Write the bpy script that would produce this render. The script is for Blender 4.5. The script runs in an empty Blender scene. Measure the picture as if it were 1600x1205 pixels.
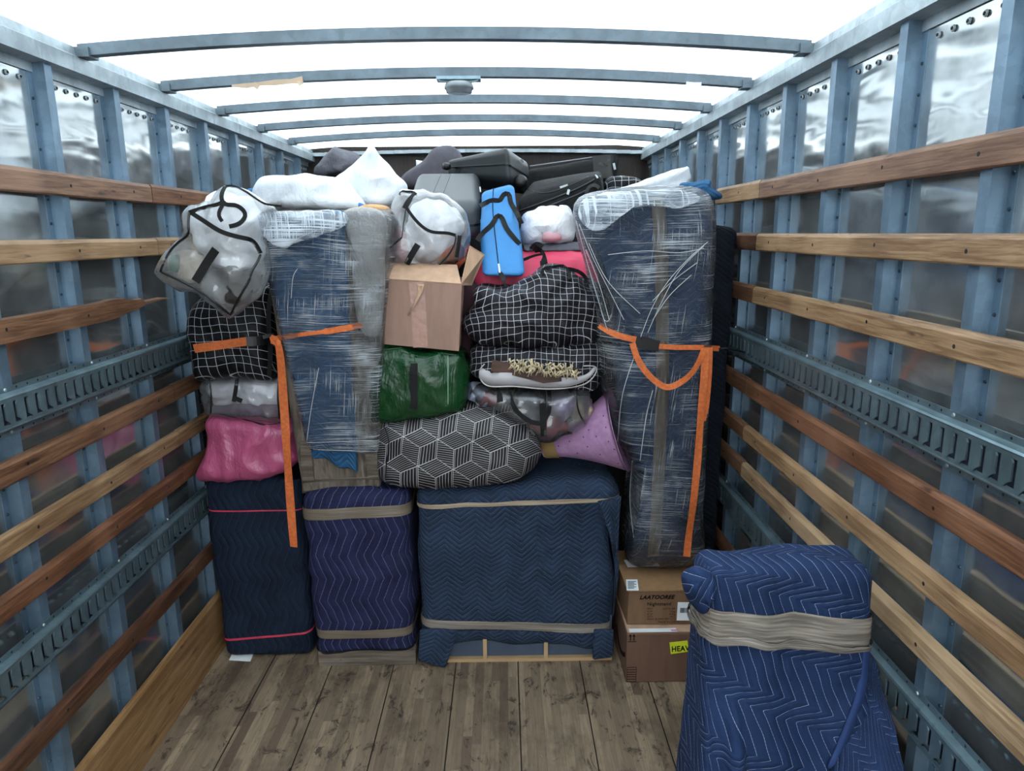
import bpy, math, random
from mathutils import Vector, noise, Matrix
from mathutils.bvhtree import BVHTree
PI = math.pi
R = random.Random(7)
scene = bpy.context.scene
COL = scene.collection

# ------------------------------------------------------------------ camera
CAM = Vector((.1823, 0, 1.968)); FPX = 1093.5
RT = Vector((0.99990032, -0.01186737, -0.00764903))
UP = Vector((0.00999526, 0.21235311, 0.97714188))
FW = Vector((0.00997181, 0.97712094, -0.21245056))
cd = bpy.data.cameras.new('camera'); cam = bpy.data.objects.new('camera', cd); COL.objects.link(cam)
cd.sensor_fit = 'HORIZONTAL'; cd.sensor_width = 36; cd.lens = FPX / 1600 * 36; cd.clip_start = .05
M3 = Matrix((RT, UP, -FW)).transposed()
cam.matrix_world = Matrix.Translation(CAM) @ M3.to_4x4()
scene.camera = cam
# ------------------------------------------------------------------ view + sky
scene.view_settings.view_transform = 'Standard'; scene.view_settings.look = 'None'
scene.view_settings.gamma = 1; scene.view_settings.use_curve_mapping = False
scene.view_settings.exposure = 0.0
w = bpy.data.worlds.new('overcast_sky'); scene.world = w; w.use_nodes = True
bg = w.node_tree.nodes['Background']; bg.inputs[0].default_value = (.88, .95, 1, 1); bg.inputs[1].default_value = 5.3

# ------------------------------------------------------------------ helpers
def C(h, a=1.0):
    h = h.lstrip('#'); o = []
    for i in (0, 2, 4):
        c = int(h[i:i+2], 16) / 255; o.append(c / 12.92 if c <= .04045 else ((c + .055) / 1.055) ** 2.4)
    return (*o, a)

def at(u, v, **k):
    d = FW + RT * ((u - 800) / FPX) - UP * ((v - 602.5) / FPX)
    (a, val), = k.items(); i = 'XYZ'.index(a)
    return CAM + d * ((val - CAM[i]) / d[i])

def hit(u, v, bvhs, off=.004, Y=3.0):
    d = (FW + RT * ((u - 800) / FPX) - UP * ((v - 602.5) / FPX)).normalized(); best = None
    for b in bvhs:
        r = b.ray_cast(CAM, d)
        if r[0] is not None and (best is None or r[3] < best[1]): best = (r[0], r[3])
    return best[0] - d * off if best else at(u, v, Y=Y)

def tag(o, label=None, cat=None, group=None, kind=None):
    if label: o['label'] = label
    if cat: o['category'] = cat
    if group: o['group'] = group
    if kind: o['kind'] = kind
    return o

def thing(name, label, cat, loc, group=None):
    o = bpy.data.objects.new(name, None); COL.objects.link(o); o.location = loc; o.empty_display_size = .05
    return tag(o, label, cat, group)

def base_of(p):
    while p.parent: p = p.parent
    return Vector(p.location)

class MB:
    def __init__(s): s.v = []; s.f = []; s.m = []; s.uv = []     # uv per face: list of tuples or None
    def face(s, idx, m=0, uv=None): s.f.append(tuple(idx)); s.m.append(m); s.uv.append(uv)
    def box(s, x0, x1, y0, y1, z0, z1, m=0, ch=0):
        b = len(s.v)
        s.v += [Vector(p) for p in ((x0,y0,z0),(x1,y0,z0),(x1,y1,z0),(x0,y1,z0),(x0,y0,z1),(x1,y0,z1),(x1,y1,z1),(x0,y1,z1))]
        for q in ((0,3,2,1),(4,5,6,7),(0,1,5,4),(1,2,6,5),(2,3,7,6),(3,0,4,7)): s.face([b+i for i in q], m)
        return s
    def prism(s, prof, y0, y1, m=0, axis='Y'):
        # profile list of (a,b); extruded along axis
        n = len(prof); b = len(s.v)
        for yy in (y0, y1):
            for a, c in prof:
                s.v.append(Vector((a, yy, c)) if axis == 'Y' else Vector((yy, a, c)) if axis == 'X' else Vector((a, c, yy)))
        for i in range(n): s.face((b+i, b+(i+1) % n, b+n+(i+1) % n, b+n+i), m)
        s.face([b+i for i in range(n)][::-1], m); s.face([b+n+i for i in range(n)], m)
        return s
    def tube(s, pts, r, n=8, m=0, cap=True):
        pts = [Vector(p) for p in pts]; b = len(s.v); L = len(pts); ref = Vector((.3, .2, .93)).normalized()
        for i, p in enumerate(pts):
            t = (pts[min(i+1, L-1)] - pts[max(i-1, 0)]).normalized()
            a = t.cross(ref)
            if a.length < .1: a = t.cross(Vector((1, 0, 0)))
            a.normalize(); c = t.cross(a); rr = r[i] if isinstance(r, (list, tuple)) else r
            for k in range(n): s.v.append(p + a * (rr * math.cos(2*PI*k/n)) + c * (rr * math.sin(2*PI*k/n)))
        for i in range(L-1):
            for k in range(n): s.face((b+i*n+k, b+i*n+(k+1) % n, b+(i+1)*n+(k+1) % n, b+(i+1)*n+k), m)
        if cap:
            s.face([b+k for k in range(n)][::-1], m); s.face([b+(L-1)*n+k for k in range(n)], m)
        return s
    def ribbon(s, pts, wd, nrm=(0,-1,0), th=.002, m=0, tw=None):
        pts = [Vector(p) for p in pts]; b = len(s.v); L = len(pts); N0 = Vector(nrm).normalized()
        run = 0; runs = []
        for i, p in enumerate(pts):
            if i: run += (p - pts[i-1]).length
            runs.append(run)
            t = (pts[min(i+1, L-1)] - pts[max(i-1, 0)]).normalized()
            a = t.cross(N0)
            if a.length < .05: a = Vector((1, 0, 0))
            a.normalize(); nn = a.cross(t).normalized()
            if tw: a = Matrix.Rotation(tw[i] if isinstance(tw, list) else tw, 3, t) @ a; nn = a.cross(t).normalized()
            ww = (wd[i] if isinstance(wd, (list, tuple)) else wd) / 2
            s.v += [p - a*ww, p + a*ww, p + a*ww - nn*th, p - a*ww - nn*th]
        for i in range(L-1):
            for k in range(4):
                k2 = (k+1) % 4
                s.face((b+i*4+k, b+i*4+k2, b+i*4+4+k2, b+i*4+4+k), m, [(runs[i], k/4), (runs[i], (k+1)/4), (runs[i+1], (k+1)/4), (runs[i+1], k/4)])
        s.face((b, b+3, b+2, b+1), m); e = b+(L-1)*4; s.face((e, e+1, e+2, e+3), m)
        return s
    def disc(s, c, r, nrm, n=10, m=0, th=.003):
        nrm = Vector(nrm).normalized(); a = nrm.orthogonal().normalized(); c2 = nrm.cross(a); b = len(s.v); c = Vector(c)
        for h in (0, th):
            for k in range(n): s.v.append(c + nrm*h + (a*math.cos(2*PI*k/n) + c2*math.sin(2*PI*k/n)) * (r if h == 0 else r*.75))
        for k in range(n): s.face((b+k, b+(k+1) % n, b+n+(k+1) % n, b+n+k), m)
        s.face([b+n+k for k in range(n)], m)
        return s
    def lathe(s, P0, P1, prof, n=48, m=0, uv=False):
        P0 = Vector(P0); P1 = Vector(P1); ax = P1-P0; L = ax.length; ax.normalize(); a = ax.orthogonal().normalized(); c = ax.cross(a); b = len(s.v)
        for t, r in prof:
            for k in range(n): s.v.append(P0 + ax*(t*L) + (a*math.cos(2*PI*k/n) + c*math.sin(2*PI*k/n))*r)
        for i in range(len(prof)-1):
            for k in range(n): s.face((b+i*n+k, b+i*n+(k+1) % n, b+(i+1)*n+(k+1) % n, b+(i+1)*n+k), m)
        return s
    def bvh(s): return BVHTree.FromPolygons([tuple(v) for v in s.v], s.f)
    def build(s, name, mats, parent=None, smooth=False, loc=None, kind=None, bevel=0):
        if not isinstance(mats, (list, tuple)): mats = [mats]
        if parent is not None: base = base_of(parent)
        elif loc is not None: base = Vector(loc)
        else:
            xs = [v.x for v in s.v]; ys = [v.y for v in s.v]; zs = [v.z for v in s.v]
            base = Vector(((min(xs)+max(xs))/2, (min(ys)+max(ys))/2, min(zs)))
        me = bpy.data.meshes.new(name); me.from_pydata([tuple(v - base) for v in s.v], [], s.f)
        for m in mats: me.materials.append(m)
        me.polygons.foreach_set('material_index', s.m)
        if any(s.uv):
            ul = me.uv_layers.new(name='UVMap'); d = []
            for f, u in zip(s.f, s.uv):
                for i in range(len(f)): d += list(u[i]) if u else [0, 0]
            ul.data.foreach_set('uv', d)
        me.polygons.foreach_set('use_smooth', [bool(smooth)] * len(s.f))
        me.update()
        o = bpy.data.objects.new(name, me); COL.objects.link(o)
        if parent is not None: o.parent = parent
        else: o.location = base
        if smooth == 'auto':
            for e in me.edges: pass
        if bevel:
            b = o.modifiers.new('bevel', 'BEVEL'); b.width = bevel; b.segments = 2; b.limit_method = 'ANGLE'
        if kind: o['kind'] = kind
        return o

def wr(P, spec):
    """wrinkle height at a point"""
    h = 0
    for amp, sc, ridged in spec:
        q = Vector((P[0]*sc[0], P[1]*sc[1], P[2]*sc[2]))
        if len(sc) > 3: q += Vector((sc[3], sc[3]*1.7, 0))
        n = noise.noise(q)
        h += amp * ((1-abs(n)*2.2) if ridged == 1 else n)
    return h

def displace(mb, spec, a=0, only=None):
    nv = [Vector() for _ in mb.v]
    for f in mb.f:
        p = [mb.v[i] for i in f]
        n = (p[1]-p[0]).cross(p[2]-p[0]) if len(p) == 3 else (p[2]-p[0]).cross(p[3]-p[1])
        for i in f: nv[i] += n
    out = []
    for i, v in enumerate(mb.v):
        n = nv[i]; n = n.normalized() if n.length > 0 else n
        out.append(v + n * wr(v, spec))
    mb.v = out

class SBox:
    """a rounded, bulging box between a front quad and a back quad (TL,TR,BR,BL, world points)"""
    def __init__(s, q, back=None, depth=.3, rnd=.03, bulge=(0,0,0), n=16, warp=None):
        s.q = [Vector(p) for p in q]
        s.b = [Vector(p) for p in back] if back else [p + Vector((0, depth, 0)) for p in s.q]
        TL, TR, BR, BL = s.q
        s.hx = ((TR-TL).length + (BR-BL).length)/4; s.hz = ((TL-BL).length + (TR-BR).length)/4
        s.hy = ((s.b[0]-TL).length + (s.b[2]-BR).length)/4
        s.r = [min(.98, rnd/s.hx), min(.98, rnd/s.hy), min(.98, rnd/s.hz)]; s.rnd = rnd; s.bu = bulge; s.n = n; s.warp = warp
    def lerp(s, x, y, z):
        u, w_, t = (x+1)/2, (y+1)/2, (z+1)/2
        f = (s.q[3].lerp(s.q[2], u)).lerp(s.q[0].lerp(s.q[1], u), t)
        b = (s.b[3].lerp(s.b[2], u)).lerp(s.b[0].lerp(s.b[1], u), t)
        P = f.lerp(b, w_)
        return s.warp(P, x, y, z) if s.warp else P
    def pt(s, p):
        inn = [max(-(1-s.r[i]), min(1-s.r[i], p[i])) for i in range(3)]
        o = Vector([(p[i]-inn[i])/s.r[i] for i in range(3)])
        if o.length > 0: o.normalize()
        c = [inn[i] + o[i]*s.r[i] for i in range(3)]
        for i in range(3):
            j, k = (i+1) % 3, (i+2) % 3
            hh = (s.hx, s.hy, s.hz)[i]
            c[i] += c[i] * s.bu[i]/hh * max(0, 1-c[j]**2) * max(0, 1-c[k]**2)
        return s.lerp(*c)
    def grid1(s, i):
        r = s.r[i]; e = [1-r + r*math.sin(a*PI/2/4)*1.0 for a in (1, 2, 3)]
        # corner param must map linearly in cube space -> use tangent spacing
        e = [1-r + r*math.tan(a*PI/16) for a in (1, 2, 3)]
        m = [-(1-r) + 2*(1-r)*k/s.n for k in range(s.n+1)]
        return [-1] + [-x for x in reversed(e)] + m + e + [1]
    def mesh(s, faces='all', m=0, uvo=(0, 0), swap=False):
        mb = MB(); idx = {}; g = [s.grid1(i) for i in range(3)]
        def vid(p):
            k = tuple(round(c, 5) for c in p)
            if k not in idx: idx[k] = len(mb.v); mb.v.append(s.pt(p))
            return idx[k]
        hx, hy, hz = s.hx, s.hy, s.hz
        def uvf(ax, sg, p):
            x, y, z = p[0]*hx, p[1]*hy, p[2]*hz
            if ax == 1: u, v = (x, z) if sg < 0 else (-x + 4*hx + 0, z)
            elif ax == 2: u, v = (x, hz + (y+hy)) if sg > 0 else (x, -hz - (y+hy))
            else: u, v = (hx + y + hy, z) if sg > 0 else (-hx - y - hy, z)
            return (u+uvo[0], v+uvo[1])
        for ax in range(3):
            j, k = (ax+1) % 3, (ax+2) % 3
            for sg in (-1, 1):
                for a in range(len(g[j])-1):
                    for b in range(len(g[k])-1):
                        ps = []
                        for da, db in ((0,0),(1,0),(1,1),(0,1)):
                            p = [0, 0, 0]; p[ax] = sg; p[j] = g[j][a+da]; p[k] = g[k][b+db]; ps.append(p)
                        if sg < 0: ps = ps[::-1]
                        mb.face([vid(p) for p in ps], m, [uvf(ax, sg, p) for p in ps])
        return mb
    def band(s, z0, z1, off=.004, tilt=0, bv=None, waves=0, taut=3, mb=None):
        """closed band round the four sides between cube heights z0 and z1, drawn tight over the cloth below it"""
        mb = mb or MB(); ring = []
        gx = s.grid1(0); gy = s.grid1(1)
        ring += [(x, -1) for x in gx[:-1]] + [(1, y) for y in gy[:-1]] + [(x, 1) for x in reversed(gx[1:])] + [(-1, y) for y in reversed(gy[1:])]
        b = len(mb.v); K = len(ring); T = 5; g = [[None]*T for _ in ring]
        for i, (x, y) in enumerate(ring):
            for t in range(T):
                z = z0 + (z1-z0)*t/(T-1) + tilt*x + waves*noise.noise(Vector((x*3, y*3+9, t*.7)))
                p0 = s.pt((x, y, z)); d = p0 - s.lerp(max(-(1-s.r[0]), min(1-s.r[0], x)), max(-(1-s.r[1]), min(1-s.r[1], y)), z); d.z = 0; d.normalize(); h = 0
                if bv:
                    r = bv.ray_cast(p0 + d*.15, -d)
                    if r[0] is not None and r[3] < .25: h = .15 - r[3]
                g[i][t] = (p0, d, h)
        for i in range(K):
            for t in range(T):
                p0, d, h = g[i][t]; hs = [g[(i+j) % K][tt][2] for j in range(-taut, taut+1) for tt in range(T)]
                mb.v.append(p0 + d*(max(h, .5*h+.5*max(hs)) + off + .001*(t % 2)))
        for i in range(K):
            for t in range(T-1):
                i2 = (i+1) % K
                mb.face((b+i*T+t, b+i2*T+t, b+i2*T+t+1, b+i*T+t+1), 0, [(i*.03, t/4), ((i+1)*.03, t/4), ((i+1)*.03, (t+1)/4), (i*.03, (t+1)/4)])
        return mb

def resample(P, n, closed=True, smooth=True):
    """Catmull-Rom through points, n samples"""
    P = [Vector(p) for p in P]; K = len(P); out = []; seg = K if closed else K-1
    for i in range(seg):
        if closed: a, b, c, d = P[(i-1) % K], P[i], P[(i+1) % K], P[(i+2) % K]
        else: a, b, c, d = P[max(i-1, 0)], P[i], P[i+1], P[min(i+2, K-1)]
        for k in range(12):
            t = k/12
            out.append(.5*((2*b) + (c-a)*t + (2*a-5*b+4*c-d)*t*t + (3*b-a-3*c+d)*t**3) if smooth else b.lerp(c, t))
    if not closed: out.append(P[-1])
    L = [0]
    for i in range(1, len(out)+(1 if closed else 0)): L.append(L[-1] + (out[i % len(out)]-out[i-1]).length)
    res = []; j = 0; tot = L[-1]; m = n if closed else n-1
    for i in range(n):
        t = tot*i/m
        while j < len(L)-2 and L[j+1] < t: j += 1
        f = (t-L[j])/max(1e-9, L[j+1]-L[j]); res.append(out[j].lerp(out[(j+1) % len(out)], min(1, f)))
    return res

def puff(outline, df=.1, db=.1, n=96, rings=20, pw=3, rt=2.0, smooth=True, cen=None, spec=None, uvr=0, uvo=(0, 0), m=0, Y=None):
    """closed soft body: outline of (u,v,Y) seen points set at their own depth, swollen df forward and db backward"""
    P = [at(p[0], p[1], Y=(p[2] if len(p) > 2 else Y)) for p in outline]
    P = resample(P, n, True, smooth)
    c = cen or sum(P, Vector())/n
    mb = MB(); ids = []
    mb.v += P; ids.append(list(range(n)))
    ts = [math.cos(PI/2*i/rings) for i in range(1, rings)]
    def side(sg, d):
        prev = ids[0]
        for t in ts:
            h = d*(1-t**pw)**(1/rt); cur = []
            for p in P:
                q = c.lerp(p, t); q.y += sg*h; cur.append(len(mb.v)); mb.v.append(q)
            for k in range(n):
                a = (prev[k], prev[(k+1) % n], cur[(k+1) % n], cur[k]); mb.face(a if sg > 0 else a[::-1], m)
            prev = cur
        cc = len(mb.v); q = c.copy(); q.y += sg*d; mb.v.append(q)
        for k in range(n):
            a = (prev[k], prev[(k+1) % n], cc); mb.face(a if sg > 0 else a[::-1], m)
    side(-1, df); side(1, db)
    # winding check: outward normals
    ca, sa = math.cos(uvr), math.sin(uvr)
    for fi, f in enumerate(mb.f):
        mb.uv[fi] = [(( mb.v[i].x*ca + (mb.v[i].z+.5*mb.v[i].y)*sa)+uvo[0], (-mb.v[i].x*sa + (mb.v[i].z+.5*mb.v[i].y)*ca)+uvo[1]) for i in f]
    f = mb.f[len(mb.f)//4]; p = [mb.v[i] for i in f]; nn = (p[1]-p[0]).cross(p[2]-p[0])
    if nn.y > 0:
        mb.f = [g[::-1] for g in mb.f]; mb.uv = [u[::-1] for u in mb.uv]
    if spec: displace(mb, spec)
    return mb

def snapline(px, bv, n=None, off=.004, Y=3.0, smooth=True):
    P = [Vector((p[0], p[1], 0)) for p in px]; n = n or max(8, int(sum((P[i+1]-P[i]).length for i in range(len(P)-1))/5))
    Q = resample(P, n, False, smooth)
    out = [hit(q.x, q.y, bv, off, Y) for q in Q]
    for _ in range(2):   # relax depth jumps
        out = [out[0]] + [(out[i-1]+out[i]*2+out[i+1])/4 for i in range(1, len(out)-1)] + [out[-1]]
    return out

# ------------------------------------------------------------------ materials
class N:
    def __init__(s, name):
        s.mat = bpy.data.materials.new(name); s.mat.use_nodes = True; s.t = s.mat.node_tree; s.t.nodes.clear()
        s.out = s.t.nodes.new('ShaderNodeOutputMaterial')
    def nd(s, typ, **k):
        n = s.t.nodes.new(typ)
        for a, b in k.items(): setattr(n, a, b)
        return n
    def put(s, sock, val):
        if hasattr(val, 'is_output'): s.t.links.new(val, sock)
        elif val is not None:
            if isinstance(val, (tuple, list)) and hasattr(sock.default_value, '__len__'):
                val = tuple(val)[:len(sock.default_value)]
                if len(val) < len(sock.default_value): val = val + (1,)*(len(sock.default_value)-len(val))
            sock.default_value = val
    def m(s, op, a, b=0.0, c=None, clamp=False):
        n = s.nd('ShaderNodeMath', operation=op, use_clamp=clamp); s.put(n.inputs[0], a); s.put(n.inputs[1], b)
        if c is not None: s.put(n.inputs[2], c)
        return n.outputs[0]
    def mix(s, f, a, b, bl='MIX'):
        n = s.nd('ShaderNodeMix', data_type='RGBA', blend_type=bl); s.put(n.inputs[0], f); s.put(n.inputs[6], a); s.put(n.inputs[7], b); return n.outputs[2]
    def uv(s): return s.nd('ShaderNodeUVMap', uv_map='UVMap').outputs[0]
    def pos(s): return s.nd('ShaderNodeNewGeometry').outputs['Position']
    def obj(s): return s.nd('ShaderNodeTexCoord').outputs['Object']
    def sep(s, v): n = s.nd('ShaderNodeSeparateXYZ'); s.put(n.inputs[0], v); return n.outputs
    def comb(s, x, y, z=0.0): n = s.nd('ShaderNodeCombineXYZ'); s.put(n.inputs[0], x); s.put(n.inputs[1], y); s.put(n.inputs[2], z); return n.outputs[0]
    def map(s, v, sc=(1,1,1), loc=(0,0,0), rot=(0,0,0)):
        n = s.nd('ShaderNodeMapping'); s.put(n.inputs[0], v); n.inputs['Scale'].default_value = sc; n.inputs['Location'].default_value = loc; n.inputs['Rotation'].default_value = rot; return n.outputs[0]
    def noise(s, v, scale=5, detail=3, rough=.5, dist=0):
        n = s.nd('ShaderNodeTexNoise'); s.put(n.inputs['Vector'], v); n.inputs['Scale'].default_value = scale; n.inputs['Detail'].default_value = detail; n.inputs['Roughness'].default_value = rough; n.inputs['Distortion'].default_value = dist; return n.outputs[0]
    def white(s, v): n = s.nd('ShaderNodeTexWhiteNoise'); s.put(n.inputs[0], v); return n.outputs[0]
    def ramp(s, f, lo, hi, a=0.0, b=1.0, sm=True):
        n = s.nd('ShaderNodeMapRange', interpolation_type='SMOOTHSTEP' if sm else 'LINEAR'); s.put(n.inputs[0], f); s.put(n.inputs[1], lo); s.put(n.inputs[2], hi); s.put(n.inputs[3], a); s.put(n.inputs[4], b); return n.outputs[0]
    def bump(s, h, dist=.002, st=1.0, nrm=None):
        n = s.nd('ShaderNodeBump'); s.put(n.inputs['Height'], h); n.inputs['Distance'].default_value = dist; n.inputs['Strength'].default_value = st
        if nrm is not None: s.put(n.inputs['Normal'], nrm)
        return n.outputs[0]
    def bsdf(s, col, rough=.6, metal=0.0, nrm=None, spec=.5, **k):
        n = s.nd('ShaderNodeBsdfPrincipled'); s.put(n.inputs['Base Color'], col); s.put(n.inputs['Roughness'], rough); s.put(n.inputs['Metallic'], metal); n.inputs['Specular IOR Level'].default_value = spec
        if nrm is not None: s.put(n.inputs['Normal'], nrm)
        for a, b in k.items(): s.put(n.inputs[a.replace('_', ' ')], b)
        return n.outputs[0]
    def end(s, sh): s.t.links.new(sh, s.out.inputs[0]); return s.mat

def plain(name, col, rough=.6, metal=0.0, var=.08, spec=.5, bump=.0, bsc=60, **k):
    n = N(name); p = n.obj(); c = C(col) if isinstance(col, str) else col
    nz = n.noise(p, bsc/6, 3); cc = n.mix(n.ramp(nz, .3, .7), tuple(x*(1-var) for x in c[:3])+(1,), tuple(min(1, x*(1+var)) for x in c[:3])+(1,))
    nr = n.bump(n.noise(p, bsc, 4), bump) if bump else None
    return n.end(n.bsdf(cc, rough, metal, nr, spec, **k))

def wood(name, col, dark, along='Y', sc=1.0, wear=.5):
    n = N(name); p = n.pos(); s3 = {'Y': (1, .06, 1), 'Z': (1, 1, .06), 'X': (.06, 1, 1)}[along]
    q = n.map(p, s3); g = n.noise(q, 90*sc, 5, .6, .4); g2 = n.noise(q, 22*sc, 4, .6, 1.0); g3 = n.noise(p, 3, 3)
    c = n.mix(n.ramp(g, .35, .65), C(dark), C(col)); c = n.mix(n.ramp(g2, .45, .62, 0, .55), c, C(dark))
    c = n.mix(n.ramp(g3, .45, .7, 0, wear), c, tuple(min(1, x*1.35+.02) for x in C(col)[:3])+(1,))
    k = n.noise(n.map(p, (1, .25, 1)), 26, 3); c = n.mix(n.ramp(k, .66, .74, 0, .8), c, tuple(x*.25 for x in C(dark)[:3])+(1,))
    return n.end(n.bsdf(c, .5, 0, n.bump(g, .0015), .35))

def galv(name, col='#8ca3ad', metal=.55, rough=.42):
    n = N(name); p = n.pos(); v = n.nd('ShaderNodeTexVoronoi', feature='F1'); n.put(v.inputs['Vector'], p); v.inputs['Scale'].default_value = 38
    z = n.noise(p, 9, 4); c = n.mix(n.ramp(z, .35, .68), tuple(x*.72 for x in C(col)[:3])+(1,), C(col))
    c = n.mix(n.m('MULTIPLY', v.outputs['Color'], .22), c, (1, 1, 1, 1), 'OVERLAY')
    c = n.mix(n.ramp(n.noise(n.map(p, (1, 1, .15)), 30, 4), .6, .75, 0, .5), c, C('#5a6b72'))
    return n.end(n.bsdf(c, rough, metal, n.bump(z, .002, .4), .5))

def quilt(name, base, line, P=.13, A=.035, S=.022, rot=0.0, lw=.0011, bh=.004, alpha=.8, seed=0, asym=.5, dash=True, mott=.25):
    """quilted moving blanket: zigzag stitch rows, puffy between the rows"""
    n = N(name); uv = n.map(n.uv(), rot=(0, 0, rot)); o = n.sep(uv); wn = n.noise(n.uv(), 6, 2)
    u = n.m('ADD', o[0], n.m('MULTIPLY', wn, .03)); v = n.m('ADD', o[1], n.m('MULTIPLY', n.noise(n.map(n.uv(), loc=(5, 5, 0)), 5, 2), .03))
    t = n.m('FRACT', n.m('DIVIDE', n.m('ADD', u, 20.0), P))
    up = n.m('DIVIDE', t, asym); dn = n.m('DIVIDE', n.m('SUBTRACT', 1.0, t), 1-asym)
    tri = n.m('SMOOTH_MIN', up, dn, .12)
    z = n.m('ADD', v, n.m('MULTIPLY', tri, A))
    f = n.m('FRACT', n.m('DIVIDE', n.m('ADD', z, 20.0), S)); d = n.m('MULTIPLY', n.m('MINIMUM', f, n.m('SUBTRACT', 1.0, f)), S)
    line_m = n.ramp(d, lw*.55, lw*1.25, alpha, 0.0)
    if dash:
        da = n.m('FRACT', n.m('MULTIPLY', n.m('ADD', u, n.m('MULTIPLY', v, .8)), 95.0)); line_m = n.m('MULTIPLY', line_m, n.ramp(da, .15, .3, .35, 1.0))
    h = n.m('POWER', n.m('DIVIDE', d, S*.5), .45)
    fz = n.noise(n.map(n.uv(), loc=(seed, 0, 0)), 9, 5, .6); cb = C(base)
    c = n.mix(n.ramp(fz, .3, .7), tuple(x*(1-mott) for x in cb[:3])+(1,), tuple(x*(1+mott) for x in cb[:3])+(1,))
    c = n.mix(line_m, c, C(line))
    hh = n.m('ADD', n.m('MULTIPLY', h, 1.0), n.m('MULTIPLY', n.noise(n.uv(), 55, 3), .55)); hh = n.m('ADD', hh, n.m('MULTIPLY', n.noise(n.map(n.uv(), (1, 1, 1), rot=(0, 0, .6)), 14, 4), 1.1))
    return n.end(n.bsdf(c, .82, 0, n.bump(hh, bh), .25))

def gridcloth(name, base='#07080d', line='#bfc2ca', S=.028, lw=.0011, rough=.5):
    n = N(name); wn = n.noise(n.uv(), 5, 2); o = n.sep(n.uv()); wv = n.m('MULTIPLY', n.m('SUBTRACT', wn, .5), .05)
    def ln(x):
        f = n.m('FRACT', n.m('DIVIDE', n.m('ADD', n.m('ADD', x, wv), 20.0), S)); return n.m('MULTIPLY', n.m('MINIMUM', f, n.m('SUBTRACT', 1.0, f)), S)
    d = n.m('MINIMUM', ln(o[0]), ln(o[1])); c = n.mix(n.ramp(d, lw*.6, lw*1.2, 1, 0), C(base), C(line))
    return n.end(n.bsdf(c, rough, 0, n.bump(n.noise(n.uv(), 16, 4), .014), .22))

def cubecloth(name):
    """tumbling-block print: black ground, fine white stripes turning with each face of the cube"""
    n = N(name); o = n.sep(n.map(n.uv(), rot=(0, 0, .10))); H = .15; K = H*math.sqrt(3)
    wn = n.m('MULTIPLY', n.noise(n.uv(), 5, 1), .02)
    x = n.m('ADD', n.m('ADD', o[0], wn), 20.0); y = n.m('ADD', n.m('SUBTRACT', o[1], wn), 20.0)
    def cell(ox, oy):
        a = n.m('SUBTRACT', n.m('MODULO', n.m('ADD', x, ox), H), H/2); b = n.m('SUBTRACT', n.m('MODULO', n.m('ADD', y, oy), K), K/2)
        return a, b, n.m('ADD', n.m('MULTIPLY', a, a), n.m('MULTIPLY', b, b))
    a1, b1, l1 = cell(0, 0); a2, b2, l2 = cell(H/2, K/2); s = n.m('LESS_THAN', l1, l2)
    gx = n.m('ADD', n.m('MULTIPLY', a1, s), n.m('MULTIPLY', a2, n.m('SUBTRACT', 1.0, s)))
    gy = n.m('ADD', n.m('MULTIPLY', b1, s), n.m('MULTIPLY', b2, n.m('SUBTRACT', 1.0, s)))
    ang = n.m('ARCTAN2', gy, gx)
    top = n.m('MULTIPLY', n.m('GREATER_THAN', ang, PI/6), n.m('LESS_THAN', ang, 5*PI/6))
    rgt = n.m('MULTIPLY', n.m('GREATER_THAN', ang, -PI/2), n.m('LESS_THAN', ang, PI/6))
    lft = n.m('SUBTRACT', n.m('SUBTRACT', 1.0, top), rgt)
    def stripes(coord, S, duty):
        f = n.m('FRACT', n.m('DIVIDE', n.m('ADD', coord, 30.0), S)); return n.ramp(n.m('ABSOLUTE', n.m('SUBTRACT', f, .5)), duty-.06, duty+.06, 1, 0)
    st = stripes(n.m('ADD', n.m('MULTIPLY', gx, -.5), n.m('MULTIPLY', gy, .866)), .0090, .08)
    sr = stripes(gx, .0125, .07)
    sl = stripes(n.m('ADD', gy, n.m('MULTIPLY', gx, .1)), .0098, .08)
    m_ = n.m('ADD', n.m('ADD', n.m('MULTIPLY', st, top), n.m('MULTIPLY', sr, rgt)), n.m('MULTIPLY', sl, lft))
    # borders: three spokes and hexagon rim
    def spoke(dx, dy):
        cr = n.m('ABSOLUTE', n.m('SUBTRACT', n.m('MULTIPLY', gx, dy), n.m('MULTIPLY', gy, dx))); dt = n.m('GREATER_THAN', n.m('ADD', n.m('MULTIPLY', gx, dx), n.m('MULTIPLY', gy, dy)), 0.0)
        return n.m('MULTIPLY', n.m('LESS_THAN', cr, .0013), dt)
    bd = n.m('MAXIMUM', spoke(.866, .5), n.m('MAXIMUM', spoke(-.866, .5), spoke(0, -1)))
    ax = n.m('ABSOLUTE', gx); ay = n.m('ABSOLUTE', gy); hd = n.m('MAXIMUM', ax, n.m('ADD', n.m('MULTIPLY', ax, .5), n.m('MULTIPLY', ay, .866)))
    bd = n.m('MAXIMUM', bd, n.m('GREATER_THAN', hd, H/2-.0011))
    m_ = n.m('MAXIMUM', m_, bd); c = n.mix(m_, C('#0c0b10'), C('#b3b0b2'))
    return n.end(n.bsdf(c, .55, 0, n.bump(n.noise(n.uv(), 12, 4), .006), .4))

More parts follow.
